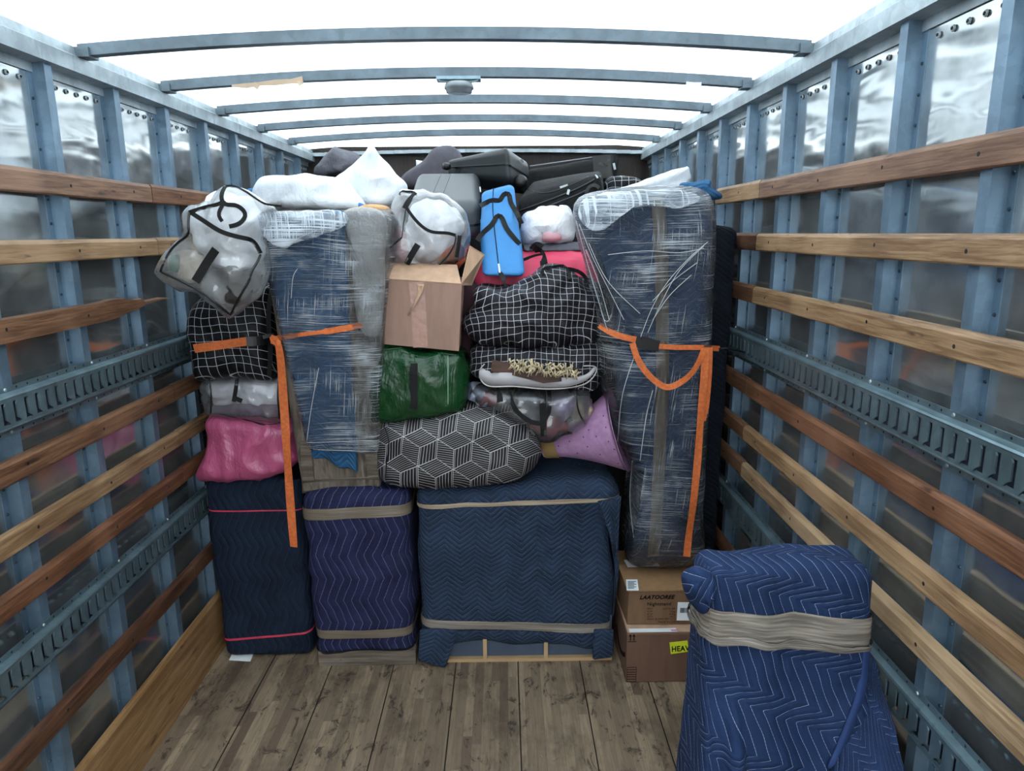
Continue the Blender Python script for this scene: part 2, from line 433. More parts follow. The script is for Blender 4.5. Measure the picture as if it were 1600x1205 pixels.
def film(name, dens=.5, tint=(.85, .93, 1, 1), fh=420, fv=330, gl=1.3, base=.03, amt=.6, vd=.97):
    """clear stretch film with whitish stretch strands running across and down"""
    n = N(name); p = n.pos(); o = n.sep(p); q = n.comb(n.m('ADD', o[0], n.m('MULTIPLY', o[1], .8)), o[2])
    wob = n.m('MULTIPLY', n.noise(q, 1.6, 1), .16); qx = n.sep(q); qh = n.comb(n.m('MULTIPLY', qx[0], 3.2), n.m('MULTIPLY', n.m('ADD', qx[1], n.m('MULTIPLY', wob, .6)), fh)); qv = n.comb(n.m('MULTIPLY', n.m('ADD', qx[0], n.m('MULTIPLY', wob, .3)), fv), n.m('MULTIPLY', qx[1], 2.6))
    a = n.noise(qh, 1.0, 3, .65); b = n.noise(qv, 1.0, 3, .65); lg = n.noise(q, 5, 3, .6); lg2 = n.noise(n.map(q, loc=(7, 3, 0)), 6, 3, .6)
    th = n.m('SUBTRACT', .90-.2*dens, n.m('MULTIPLY', lg, .5)); th2 = n.m('SUBTRACT', vd-.2*dens, n.m('MULTIPLY', lg2, .6))
    sa = n.ramp(n.m('SUBTRACT', a, th), 0, .10); sb = n.ramp(n.m('SUBTRACT', b, th2), 0, .10)
    s_ = n.m('MAXIMUM', sa, sb); nr = n.bump(n.m('ADD', a, b), .006, .8)
    tr = n.nd('ShaderNodeBsdfTransparent'); tr.inputs[0].default_value = (.97, .98, 1, 1)
    g = n.nd('ShaderNodeBsdfGlossy'); g.inputs['Roughness'].default_value = .2; n.put(g.inputs['Normal'], nr)
    fr = n.nd('ShaderNodeFresnel'); fr.inputs[0].default_value = 1.4; n.put(fr.inputs['Normal'], nr)
    d = n.nd('ShaderNodeBsdfDiffuse'); d.inputs[0].default_value = tint
    m1 = n.nd('ShaderNodeMixShader'); n.put(m1.inputs[0], n.m('MULTIPLY', fr.outputs[0], gl, clamp=True)); n.t.links.new(tr.outputs[0], m1.inputs[1]); n.t.links.new(g.outputs[0], m1.inputs[2])
    m2 = n.nd('ShaderNodeMixShader'); n.put(m2.inputs[0], n.m('ADD', n.m('MULTIPLY', s_, amt), base, clamp=True)); n.t.links.new(m1.outputs[0], m2.inputs[1]); n.t.links.new(d.outputs[0], m2.inputs[2])
    return n.end(m2.outputs[0])

def clearbag(name, milk=.35, rough=.15):
    n = N(name); p = n.pos(); a = n.noise(p, 7, 2, .5, .8); b = n.noise(n.map(p, (1, 1, .3)), 16, 2)
    nr = n.bump(n.m('ADD', a, n.m('MULTIPLY', b, .3)), .012, .8)
    tr = n.nd('ShaderNodeBsdfTransparent'); tr.inputs[0].default_value = (.95, .96, .97, 1)
    g = n.nd('ShaderNodeBsdfGlossy'); g.inputs['Roughness'].default_value = rough; n.put(g.inputs['Normal'], nr)
    fr = n.nd('ShaderNodeFresnel'); fr.inputs[0].default_value = 1.5; n.put(fr.inputs['Normal'], nr)
    d = n.nd('ShaderNodeBsdfDiffuse'); d.inputs[0].default_value = (.85, .87, .9, 1); n.put(d.inputs['Normal'], nr)
    m1 = n.nd('ShaderNodeMixShader'); n.put(m1.inputs[0], n.m('MULTIPLY', fr.outputs[0], 2.2, clamp=True)); n.t.links.new(tr.outputs[0], m1.inputs[1]); n.t.links.new(g.outputs[0], m1.inputs[2])
    m2 = n.nd('ShaderNodeMixShader'); n.put(m2.inputs[0], n.ramp(a, .3, .7, milk*.6, milk*1.4)); n.t.links.new(m1.outputs[0], m2.inputs[1]); n.t.links.new(d.outputs[0], m2.inputs[2])
    return n.end(m2.outputs[0])

def tarp(name, col, rough=.32, bsc=9, bd=.02):
    n = N(name); p = n.obj(); c = C(col); z = n.noise(p, bsc, 4, .6, .6)
    q = n.map(p, (1, 1, .35), rot=(0, .5, 0)); z2 = n.noise(q, bsc*2.2, 4, .6, 1)
    cc = n.mix(n.ramp(z, .3, .7), tuple(x*.88 for x in c[:3])+(1,), tuple(min(1, x*1.1) for x in c[:3])+(1,))
    wv = n.noise(p, 300, 1)
    return n.end(n.bsdf(cc, rough, 0, n.bump(n.m('ADD', n.m('ADD', z, n.m('MULTIPLY', z2, .5)), n.m('MULTIPLY', wv, .03)), bd), .5))

def cardboard(name, col):
    n = N(name); p = n.obj(); c = C(col); z = n.noise(n.map(p, (1, 1, .2)), 30, 4); z2 = n.noise(p, 4, 3)
    cc = n.mix(n.ramp(z, .3, .7), tuple(x*.9 for x in c[:3])+(1,), tuple(min(1, x*1.06) for x in c[:3])+(1,)); cc = n.mix(n.ramp(z2, .5, .75, 0, .25), cc, tuple(x*.7 for x in c[:3])+(1,))
    return n.end(n.bsdf(cc, .75, 0, n.bump(n.m('ADD', z, z2), .0015), .3))

MAT = {}
MAT['galv'] = galv('galvanised_steel'); MAT['galv_rib'] = galv('rib_steel', '#6e8598', .55, .38); MAT['track'] = galv('track_steel', '#768c94', .7, .33)
MAT['alu'] = galv('aluminium_rail', '#a4afb5', .5, .45)
MAT['bow'] = galv('roof_bow_steel', '#66737c', .4, .5)
MAT['rivet'] = plain('rivet_grey', '#3d4a55', .35, .6)
MAT['slot'] = plain('slot_shade_backing', '#454c60', .6)  # darkened so the shallow track slots look shaded
MAT['dark'] = plain('dark_gap', '#0a0b0d', .8)
MAT['black_web'] = plain('black_webbing', '#050506', .85, bump=.001, bsc=400)
MAT['black_gloss'] = plain('black_plastic', '#0e0f12', .35)
MAT['white_paper'] = plain('white_paper', '#dfe3e6', .8)
MAT['ink'] = plain('black_ink', '#100c0c', .8, spec=.1)
MAT['ink_brown'] = plain('brown_ink', '#3a1f14', .8, spec=.1)
MAT['yellow'] = plain('yellow_sticker', '#d3dd2e', .6)
MAT['pinkink'] = plain('pink_ink', '#c993b5', .7)
MAT['orange'] = plain('orange_webbing', '#cb6831', .65, bump=.0015, bsc=500, var=.15)
MAT['redband'] = plain('red_band', '#b5304a', .5)

def panel_mat():
    n = N('aluminium_panel'); p = n.pos(); o = n.sep(p)
    big = n.noise(n.map(p, (1, .9, 2.6)), 2.4, 2, .5, .3); fine = n.noise(n.map(p, (1, 1, .02)), 160, 3)
    h = n.m('ADD', big, n.m('MULTIPLY', fine, .003)); z = n.noise(p, 5, 5, .6)
    c = n.mix(n.ramp(z, .3, .7), C('#9aa0a2'), C('#c4c9ca'))
    sc_ = n.noise(n.map(p, (1, 2, .5), rot=(.6, 0, 0)), 14, 5, .75, 2); c = n.mix(n.ramp(sc_, .63, .7, 0, .5), c, C('#d5dadb'))
    return n.end(n.bsdf(c, n.ramp(z, .3, .7, .09, .17), .85, n.bump(h, .013, .5), .5))
MAT['panel'] = panel_mat()

def floor_mat():
    n = N('worn_laminated_floor'); p = n.pos(); o = n.sep(p); x, y = o[0], o[1]
    W_ = .0365; si = n.m('FLOOR', n.m('DIVIDE', x, W_)); r1 = n.white(n.comb(si, 3.0, 0)); L_ = .55
    yi = n.m('FLOOR', n.m('ADD', n.m('DIVIDE', y, L_), n.m('MULTIPLY', r1, 7.0))); r2 = n.white(n.comb(si, yi, 5.0)); r3 = n.white(n.comb(yi, si, 9.0))
    q = n.comb(n.m('ADD', x, n.m('MULTIPLY', r2, 3.0)), n.m('MULTIPLY', y, .07), 0); g = n.noise(q, 95, 5, .65, .5)
    base = n.mix(r2, C('#766654'), C('#9d8a72')); base = n.mix(n.ramp(r3, .8, .97, 0, .7), base, C('#59493f')); base = n.mix(n.ramp(g, .3, .7, .0, .5), base, C('#5d4d3e'))
    # grime
    d1 = n.noise(n.map(p, (1, .45, 1)), 5, 6, .72); base = n.mix(n.ramp(d1, .46, .66, 0, .6), base, C('#3f352c')); d2 = n.noise(n.map(p, (1, .5, 1), loc=(3, 1, 0)), 14, 6, .75, 1.2)
    base = n.mix(n.ramp(d2, .55, .64, 0, .85), base, C('#2b2320'))
    d3 = n.noise(n.map(p, (1, .2, 1), loc=(9, 1, 0), rot=(0, 0, .15)), 20, 5, .8, 3); base = n.mix(n.ramp(d3, .67, .72, 0, .6), base, C('#b9aa93'))
    # board seams
    B = .29; f = n.m('FRACT', n.m('DIVIDE', n.m('ADD', x, .93+2.9), B)); dd = n.m('MULTIPLY', n.m('MINIMUM', f, n.m('SUBTRACT', 1.0, f)), B)
    seam = n.ramp(dd, .0014, .003, 1, 0); base = n.mix(seam, base, C('#16110e'))
    fs = n.m('FRACT', n.m('DIVIDE', x, W_)); ds = n.m('MULTIPLY', n.m('MINIMUM', fs, n.m('SUBTRACT', 1.0, fs)), W_); base = n.mix(n.ramp(ds, .0004, .0012, .35, 0), base, C('#2d241d'))
    h = n.m('SUBTRACT', n.m('MULTIPLY', g, .4), n.m('MULTIPLY', seam, 2.0))
    return n.end(n.bsdf(base, .62, 0, n.bump(h, .002), .35))

def roof_mat():
    n = N('translucent_fibreglass'); t = n.nd('ShaderNodeBsdfTranslucent'); t.inputs[0].default_value = (.86, .89, .9, 1)
    d = n.nd('ShaderNodeBsdfDiffuse'); d.inputs[0].default_value = (.8, .82, .83, 1); m = n.nd('ShaderNodeMixShader'); m.inputs[0].default_value = .18
    n.t.links.new(t.outputs[0], m.inputs[1]); n.t.links.new(d.outputs[0], m.inputs[2]); return n.end(m.outputs[0])

# ================================================================== SETTING
Y0, Y1 = -2.2, 5.42        # rear opening, front wall
MB().box(-1.30, 1.30, Y0, Y1+.05, -.04, 0).build('floor', floor_mat(), kind='structure')
MB().box(-60, 60, -60, 60, -1.2, -1.15).build('ground', plain('asphalt', '#6c6b68', .9), kind='structure')
# roof skin
def bowz(x): return 2.548 + .048*(1-(x/1.22)**2)
mb = MB(); nx = 24
for yy in (Y0-.02, Y1+.06):
    for zz in (0, .003):
        for i in range(nx+1):
            x = -1.27 + 2.54*i/nx; mb.v.append(Vector((x, yy, bowz(x)+.038+zz)))
for i in range(nx):
    a = i; k = nx+1
    mb.face((a, a+1, 2*k+a+1, 2*k+a)); mb.face((k+a, 3*k+a, 3*k+a+1, k+a+1))
mb.build('ceiling', roof_mat(), smooth=True, kind='structure')
# walls
RIBE = [2.36 + .392*k for k in range(-11, 8)]      # far edge of every rib's face
def wall(sgn, name):
    # sheet with shallow dents between ribs
    mb = MB(); X = 1.262*sgn; ny, nz = 300, 70; H = 2.56
    for i in range(ny+1):
        y = Y0 + (Y1-Y0)*i/ny
        for k in range(nz+1):
            z = H*k/nz; ph = ((y-2.36+.392*30+.017) % .392)/.392
            b = math.sin(PI*ph)
            d = .0008*b*noise.noise(Vector((y*1.5, z*5, sgn*3)))
            if 2.2 < z < 2.46: d += .0004*b*noise.noise(Vector((y*9, z*12, 7*sgn)))
            mb.v.append(Vector((X + d*sgn, y, z)))
    for i in range(ny):
        for k in range(nz):
            a = i*(nz+1)+k; q = (a, a+nz+1, a+nz+2, a+1); mb.face(q if sgn < 0 else q[::-1])
    mb.box(min(X, X+.03*sgn)+.006*sgn if sgn > 0 else X-.036, max(X, X+.03*sgn)+.006 if sgn > 0 else X-.008, Y0, Y1, 0, 2.56)
    o = mb.build(name, MAT['panel'], smooth=True, kind='structure')
    # a galvanised hat-section rib, copied along the wall
    e = RIBE[0]; pr = [(1.262, e-.065), (1.262, e+.03), (1.259, e+.03), (1.259, e+.004), (1.2225, e), (1.2225, e-.038), (1.259, e-.042), (1.259, e-.065)]
    rb = MB().prism([(a*sgn, b) for a, b in pr], 0.0, 2.52, axis='Z')
    z = .06
    while z < 2.45:
        rb.disc((1.259*sgn, e-.054, z), .0052, (-sgn, 0, 0), 8, 1, .003); z += .075
    r0 = rb.build('wall_rib', [MAT['galv_rib'], MAT['rivet']], parent=o)
    for k in range(1, len(RIBE)):
        if RIBE[k] > Y1-.02: continue
        c = r0.copy(); COL.objects.link(c); c.parent = o; c.location = (0, RIBE[k]-e, 0)
    # upper flat strip of the sheet with a row of dimpled rivets
    st = MB().box(*sorted((1.2605*sgn, 1.256*sgn)), Y0, Y1, 2.462, 2.555); st.build('sheet_edge', MAT['alu'], parent=o)
    rv = MB(); y = Y0+.03
    while y < Y1:
        if all(not (e_-.075 < y < e_+.04) for e_ in RIBE):
            rv.disc((1.2595*sgn, y, 2.438), .0085, (-sgn, 0, 0), 10, 0, .004); rv.disc((1.256*sgn, y, 2.438), .005, (-sgn, 0, 0), 8, 1, .002)
        y += .0575
    rv.build('sheet_rivets', [MAT['alu'], MAT['dark']], parent=o)['kind'] = 'stuff'
    # top rail
    pr = [(1.205, 2.494), (1.275, 2.488), (1.30, 2.488), (1.30, 2.60), (1.255, 2.60), (1.25, 2.582), (1.215, 2.575), (1.212, 2.548), (1.203, 2.542)]
    MB().prism([(a*sgn, b) for a, b in pr], Y0, Y1).build('top_rail', MAT['alu'], parent=o)
    return o
wall(-1, 'wall_left'); wall(1, 'wall_right')
mb = MB().box(-1.3, 1.3, Y1, Y1+.04, 0, 2.6)
mb.build('wall_front', wood('shaded_plywood', '#2a1d17', '#120c0a', 'Z'), kind='structure')  # brown plywood coloured almost black, shadow included in the tone
mb = MB()
for i in range(24):
    x0 = -1.22 + 2.44*i/24; x1 = x0 + 2.44/24
    mb.box(x0, x1, Y1-.05, Y1, 2.53+.02*(1-(x0/1.22)**2), 2.53+.02*(1-(x0/1.22)**2)+.024)
mb.build('trim_1', MAT['alu'], kind='structure')
# kick boards
kw = wood('kick_board_plywood', '#9f7c55', '#775634', 'Y', .5, .3)
for s, nm in ((-1, 'baseboard_left'), (1, 'baseboard_right')):
    pr = [(1.222*s, 0), (1.20*s, 0), (1.20*s, .272), (1.208*s, .285), (1.222*s, .285)]
    MB().prism(pr, Y0, 3.5).build(nm, kw, kind='structure')

# roof bows
bow_lab = ['nearest roof bow, plain grey steel across the white roof', 'second roof bow from the front of the picture, carrying the lamp and torn tape', 'third roof bow back, plain grey, just behind the lamp bow',
           'fourth roof bow back, thin grey and gently arched', 'fifth roof bow back, the last one before the dark front wall']
def bow(y):
    mb = MB(); n = 30
    for i in range(n+1):
        x = -1.21+2.42*i/n; z = bowz(x)
        mb.v += [Vector((x, y-.02, z)), Vector((x, y+.02, z)), Vector((x, y+.02, z+.037)), Vector((x, y-.02, z+.037))]
    for i in range(n):
        for k in range(4): mb.face((i*4+k, i*4+(k+1) % 4, i*4+4+(k+1) % 4, i*4+4+k))
    mb.face((0, 1, 2, 3)); mb.face((4*n, 4*n+3, 4*n+2, 4*n+1))
    t = thing('roof_bow', '', 'roof bow', (0, y, 2.548), 'steel bows under the white roof'); mb.build('bow_beam', MAT['bow'], t)
    for s in (-1, 1):
        MB().box(*sorted((1.17*s, 1.215*s)), y-.03, y+.03, 2.545, 2.575).build('end_bracket', MAT['bow'], t)
    return t
b0 = bow(2.515); b0['label'] = bow_lab[0]
for k, y in enumerate((3.085, 3.66, 4.24, 4.82)):
    c = b0.copy(); COL.objects.link(c); c.location.y = y; c['label'] = bow_lab[k+1]
    for ch in list(b0.children):
        d = ch.copy(); COL.objects.link(d); d.parent = c
# ceiling lamp on the second bow
lc = at(717, 128, Y=3.085); zt = bowz(lc.x)
t = thing('dome_lamp', 'small round clear dome lamp hanging under the second roof bow', 'lamp', (lc.x, 3.085, zt))
MB().box(lc.x-.09, lc.x+.09, 3.05, 3.12, zt-.012, zt).build('mounting_plate', MAT['galv'], t)
for s in (-1, 1): MB().tube([(lc.x+s*.085, 3.06, zt-.004), (lc.x+s*.075, 3.06, zt-.018), (lc.x+s*.03, 3.07, zt-.02)], .005).build('bracket', MAT['galv'], t)
MB().lathe((lc.x, 3.085, zt-.02), (lc.x, 3.085, zt-.06), [(0, .01), (0, .052), (.3, .060), (.6, .060), (.62, .055), (1, .052), (1.05, .04), (1.08, .001)]).build('lens', plain('lamp_lens', '#9aa3a8', .15, 0, .1, Transmission_Weight=.4), t, smooth=True)
# torn tape along the second bow
p = [at(u, v, Y=3.055) for u, v in ((362, 134), (385, 134), (405, 131), (430, 129), (455, 127), (473, 125))]
mb = MB().ribbon(p, [.008, .02, .014, .022, .018, .03], th=.001); mb.ribbon([at(396, 131, Y=3.05), at(404, 137, Y=3.045)], .02, th=.001); mb.ribbon([at(466, 126, Y=3.05), at(470, 133, Y=3.045)], .014, th=.001)
tag(mb.build('torn_tape', plain('old_tape', '#b89f86', .5)), 'torn brown tape remnant stuck along left part of second roof bow', 'tape')
tag(MB().ribbon([at(1072, 130, Y=3.06), at(1084, 131, Y=3.055), at(1096, 131, Y=3.06)], .012, th=.001).build('paper_tag', MAT['white_paper']), 'small white sticker stuck on right part of second roof bow', 'sticker')

# ------------------------------------------------------------------ wooden slats
woods = {'red': ('#80604a', '#5d4030'), 'tan': ('#9a7c5c', '#6f5238'), 'brown': ('#7c5940', '#523625'), 'dk': ('#63412d', '#3d271c'), 'or': ('#7a5239', '#523321'), 'pale': ('#a58b6c', '#7b6046')}
WM = {k: wood('slat_'+k, a, b, 'Y') for k, (a, b) in woods.items()}
# z top / z bottom, colour of long piece per side, colour of short piece
SL = [(2.166, 2.095, 'red', 'red'), (1.960, 1.892, 'tan', 'tan'), (1.748, 1.68, 'brown', 'tan'), (1.358, 1.290, 'brown', 'or'), (1.161, 1.095, 'tan', 'tan'), (.996, .929, 'or', 'pale'), (.549, .478, 'dk', 'dk')]
nth = ['top', 'second', 'third', 'fourth', 'fifth', 'sixth', 'lowest']
holes_y = [RIBE[k]-.02 for k in range(len(RIBE))]
def slat(s, z1, z0, ya, yb, mat, label, broken=False):
    X = 1.2*s; T = .022; ch = .012
    pr = [(X+T*s, z0), (X+.003*s, z0), (X, z0+.004), (X, z1-ch), (X+.006*s, z1), (X+T*s, z1)]
    mb = MB()
    if not broken: mb.prism(pr, ya, yb)
    else:
        # splintered far end
        st = [(ya, z0, z1), (2.42, z0, z1), (2.50, z0+.002, z1+.004), (2.58, z0+.012, z1), (2.66, z0+.018, z1-.012), (2.70, z0+.026, z1-.010), (2.72, z0+.03, z1-.024), (2.86, z0+.038, z1-.022), (2.93, z0+.034, z1-.029)]
        for y, a, b in st: mb.v += [Vector(q) for q in ((X+T*s, y, a), (X, y, a), (X, y, b-.003), (X+T*s, y, b))]
        for i in range(len(st)-1):
            for k in range(4): mb.face((i*4+k, i*4+(k+1) % 4, i*4+4+(k+1) % 4, i*4+4+k))
        mb.face((0, 1, 2, 3)); e = 4*(len(st)-1); mb.face((e, e+3, e+2, e+1))
    for y in holes_y:
        if ya+.03 < y < min(yb, 2.6 if broken else 9)-.03: mb.disc((X-.0005*s, y, (z0+z1)/2+.004*math.sin(y*7)), .0055, (-s, 0, 0), 8, 1, .0004)
    o = mb.build('wooden_slat', [mat, MAT['dark']], loc=(X, ya, z0))
    return tag(o, label, 'wooden slat', 'wooden slats along the walls')
for i, (z1, z0, cl, cr) in enumerate(SL):
    ln = f'{nth[i]} long wooden slat on the left wall' if i != 6 else 'lowest long dark wooden slat on the left wall, above the kick board'
    if i == 2: slat(-1, z1, z0, Y0, 2.9, WM[cl], 'third wooden slat on the left wall, splintered at its far end', True)
    else: slat(-1, z1, z0, Y0, 2.868, WM[cl], ln)
    slat(1, z1, z0, Y0, 2.868, WM[cr], f'{nth[i]} long wooden slat on the right wall')
    if i != 2: slat(-1, z1+.003, z0+.001, 2.873, 3.45, WM['or' if i == 0 else cl], f'short far piece continuing the {nth[i]} slat of the left wall')
    slat(1, z1+.003, z0+.001, 2.873, 3.45, WM['dk' if i in (1,) else 'tan' if i == 0 else 'brown'], f'short far piece continuing the {nth[i]} slat of the right wall')

# ------------------------------------------------------------------ logistic (slotted) tracks
def track(s, zc, label):
    t = thing('slotted_track', label, 'cargo track', (1.22*s, 0, zc-.065)); Xf = 1.198*s; Xb = 1.221*s
    ya, yb = -.3, 3.5; mb = MB(); h = .039; P = .047; sw = .0085
    def V(x, y, z): mb.v.append(Vector((x, y, z))); return len(mb.v)-1
    # slotted raised face, 3 mm deep slot walls
    n = int((yb-ya)/P)
    for k in range(n):
        y = ya + k*P; c = y+P/2
        O = [(y, -h), (y+P, -h), (y+P, h), (y, h)]
        I = [(c-sw, -h*.78), (c+sw*1.9, -h*.78), (c+sw*1.9, -h*.66), (c+sw*.5, -h*.46), (c+sw*.5, h*.55), (c+sw*1.2, h*.78), (c-sw, h*.78)]
        o = [V(Xf, a, zc+b) for a, b in O]; i_ = [V(Xf, a, zc+b) for a, b in I]; d = [V(Xf+.004*s, a, zc+b) for a, b in I]
        F = [(o[0], o[1], i_[1], i_[0]), (o[1], i_[2], i_[1]), (o[1], i_[3], i_[2]), (o[1], o[2], i_[4], i_[3]), (o[2], i_[5], i_[4]), (o[2], o[3], i_[6], i_[5]), (o[3], o[0], i_[0], i_[6])]
        for f in F: mb.face(f)
        for a in range(7): mb.face((i_[a], i_[(a+1) % 7], d[(a+1) % 7], d[a]))
    # slopes, ridge and flanges
    for sg in (-1, 1):
        pr = [(Xf, h*sg), (Xf-.001*s, (h+.004)*sg), (Xf+.002*s, (h+.009)*sg), (Xb-.003*s, (h+.014)*sg), (Xb-.003*s, (h+.030)*sg), (Xb, (h+.030)*sg), (Xb, (h+.012)*sg), (Xf+.006*s, (h+.006)*sg), (Xf+.004*s, h*sg)]
        mb.prism([(a, zc+b) for a, b in pr], ya, yb)
    mb.box(*sorted((Xb, Xb+.001*s)), ya, yb, zc-h, zc+h, 1)
    mb.build('track_rail', [MAT['track'], MAT['slot']], t)
    rv = MB(); y = ya+.02; k = 0
    while y < yb:
        for sg in (-1, 1):
            near = min(abs(y-(e-.02)) for e in RIBE) < .024
            rv.disc((Xb-.003*s, y, zc+(h+.022)*sg), .0055 if near else .0035, (-s, 0, 0), 8, 0 if near else 1, .003 if near else .0004)
        y += .047; k += 1
    rv.build('rivets', [MAT['alu'], MAT['dark']], t)['kind'] = 'stuff'
for s, nm in ((-1, 'left'), (1, 'right')):
    track(s, 1.489, f'upper slotted steel cargo track on the {nm} wall'); track(s, .762, f'lower slotted steel cargo track on the {nm} wall')

# ================================================================== CARGO
MAT['q_dark'] = quilt('quilt_dark_navy', '#0e1a2c', '#3a5270', P=.17, A=.035, S=.034, rot=PI/2, lw=.0009, alpha=.45, seed=1)
MAT['q_purple'] = quilt('quilt_violet_navy', '#1c1f3e', '#7c84b0', P=.22, A=.045, S=.037, rot=PI/2, lw=.0011, alpha=.75, seed=2)
MAT['q_chest'] = quilt('quilt_slate_blue', '#1f2e43', '#7a8a9f', P=.137, A=.052, S=.024, lw=.0009, alpha=.6, seed=3)
MAT['q_front'] = quilt('quilt_royal_blue', '#172a4c', '#a3b2d2', P=.155, A=.085, S=.033, rot=1.907, lw=.0008, alpha=.95, seed=4, asym=.32, mott=.15)
MAT['q_tall'] = quilt('quilt_tall_blue', '#285276', '#6f8db1', P=.15, A=.04, S=.024, lw=.0009, alpha=.25, seed=5)
MAT['q_teal'] = quilt('quilt_tall_navy', '#1a3656', '#5f7a96', P=.16, A=.05, S=.024, lw=.0009, alpha=.5, seed=6)
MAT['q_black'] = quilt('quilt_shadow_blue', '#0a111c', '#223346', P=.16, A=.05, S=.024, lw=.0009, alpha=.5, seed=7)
MAT['tape'] = None
def tape_mat(name, col, col2, rough=.28):
    n = N(name); o = n.sep(n.uv()); q = n.comb(n.m('MULTIPLY', o[0], 1.0), n.m('MULTIPLY', o[1], 7.0)); z = n.noise(q, 1.3, 3, .5); c = n.mix(n.ramp(z, .35, .65), C(col), C(col2))
    return n.end(n.bsdf(c, rough, 0, n.bump(z, .003), .5))
MAT['tape'] = tape_mat('tan_tape', '#65594c', '#766b5e'); MAT['tape_shiny'] = tape_mat('shiny_tape', '#665f57', '#8f877d', .22); MAT['tape_thin'] = tape_mat('twisted_tape', '#7d6b58', '#b5a28a', .3)
MAT['film'] = film('stretch_film', .5, base=.015, amt=.55, vd=1.01); MAT['film2'] = film('stretch_film_tall', .45, fh=360, fv=300, base=.01, amt=.45, vd=1.0); MAT['film_top'] = film('stretch_film_bunched', .8, fh=200, fv=110, base=.08, amt=.5)
MAT['cord'] = plain('film_strand', '#cfd8de', .3, Transmission_Weight=.2)
MAT['clear'] = clearbag('clear_vinyl', .15); MAT['clear2'] = clearbag('clear_vinyl_top', .13); MAT['clear_dk'] = clearbag('clear_vinyl_dim', .06, .16)
MAT['grid'] = gridcloth('black_check_cloth', S=.035, lw=.0009); MAT['grid2'] = gridcloth('charcoal_check_cloth', '#17161c', '#c5c3c8', S=.027, lw=.0008); MAT['cubes'] = cubecloth('cube_print_cloth')
MAT['pink'] = tarp('pink_tarp', '#a84d70', .28, 5, .018); MAT['green'] = tarp('green_tarp', '#0e3a1b', .24, 5, .018); MAT['blue'] = tarp('blue_nylon', '#2c78b4', .6, 5, .006); MAT['redduf'] = tarp('red_nylon', '#dc4264', .55, 6, .008)
MAT['card'] = cardboard('pinkish_cardboard', '#97786a'); MAT['card_l'] = cardboard('light_cardboard', '#b7957b'); MAT['card_b'] = cardboard('brown_cardboard', '#775c45'); MAT['card_t'] = cardboard('tan_cardboard', '#957352'); MAT['card_r'] = cardboard('red_brown_cardboard', '#6c5142')
MAT['greywood'] = wood('grey_furniture_wood', '#7b7065', '#4a423a', 'Z', .6); MAT['greywood_h'] = wood('grey_furniture_wood_across', '#7b7065', '#4a423a', 'X', .6); MAT['chip'] = plain('chipboard_edge', '#a88b66', .7)
MAT['slate'] = plain('slate_panel', '#3e4a5c', .45)
MAT['pillow'] = tarp('white_cotton', '#d9dee4', .85, 6, .015); MAT['whitebag'] = tarp('white_film_bag', '#e3e2e6', .35, 10, .02); MAT['greycloth'] = tarp('grey_duvet', '#5b5a62', .85, 9, .02); MAT['greyplush'] = plain('grey_plush', '#56535b', .95, bump=.002, bsc=200)
MAT['case'] = plain('charcoal_hard_shell', '#1d2123', .38, var=.03); MAT['case_g'] = plain('grey_hard_shell', '#46494c', .42, var=.04); MAT['nylon'] = tarp('black_nylon', '#07080a', .9, 6, .01); MAT['zip'] = plain('zip_metal', '#a9aeb2', .35, .8)
MAT['foam'] = None
n_ = N('lilac_foam'); z_ = n_.noise(n_.obj(), 40, 4); MAT['foam'] = n_.end(n_.bsdf(n_.mix(n_.ramp(z_, .3, .7), C('#a1789f'), C('#b088ac')), .6, 0, n_.bump(z_, .0008), .4))
MAT['twine'] = plain('cream_cord', '#cbb998', .85, bump=.001, bsc=300); MAT['lining'] = plain('white_lining', '#a9a5a8', .6, bump=.002, bsc=40); MAT['brownwood'] = wood('brown_frame_wood', '#4a2f22', '#2a1a14', 'X')
MAT['tan'] = tarp('tan_sponge', '#c49a6e', .9, 14, .01)
MAT['babyblue'] = tarp('blue_cloth', '#3c76ad', .8, 10, .01)

MAT['shade_fill'] = plain('filler_shade_dark', '#17171b', .9)  # near-black stands in for the shade seen through gaps in the load
def text(s, size, loc, mat, parent, name='lettering', rx=PI/2, ry=0.0, sx=1.0, shear=0, bold=0, align='LEFT'):
    cu = bpy.data.curves.new(name, 'FONT'); cu.body = s; cu.size = size; cu.extrude = .0003; cu.shear = shear; cu.offset = bold; cu.align_x = align; cu.space_character = 1.05; cu.resolution_u = 3
    o = bpy.data.objects.new(name, cu); COL.objects.link(o); bpy.context.view_layer.update()
    me = bpy.data.meshes.new_from_object(o.evaluated_get(bpy.context.evaluated_depsgraph_get())); bpy.data.objects.remove(o)
    M = Matrix.Translation(Vector(loc) - base_of(parent)) @ Matrix.Rotation(rx, 4, 'X') @ Matrix.Rotation(ry, 4, 'Z') @ Matrix.Diagonal((sx, 1, 1, 1))
    me.transform(M); me.materials.clear(); me.materials.append(mat)
    t = bpy.data.objects.new(name, me); COL.objects.link(t); t.parent = parent; return t

def quad(px, Y):
    return [at(u, v, Y=y) for (u, v), y in zip(px, Y if isinstance(Y, (list, tuple)) else [Y]*4)]
W1 = [(.006, (5, 5, 5), 0), (.003, (16, 16, 10), 0)]

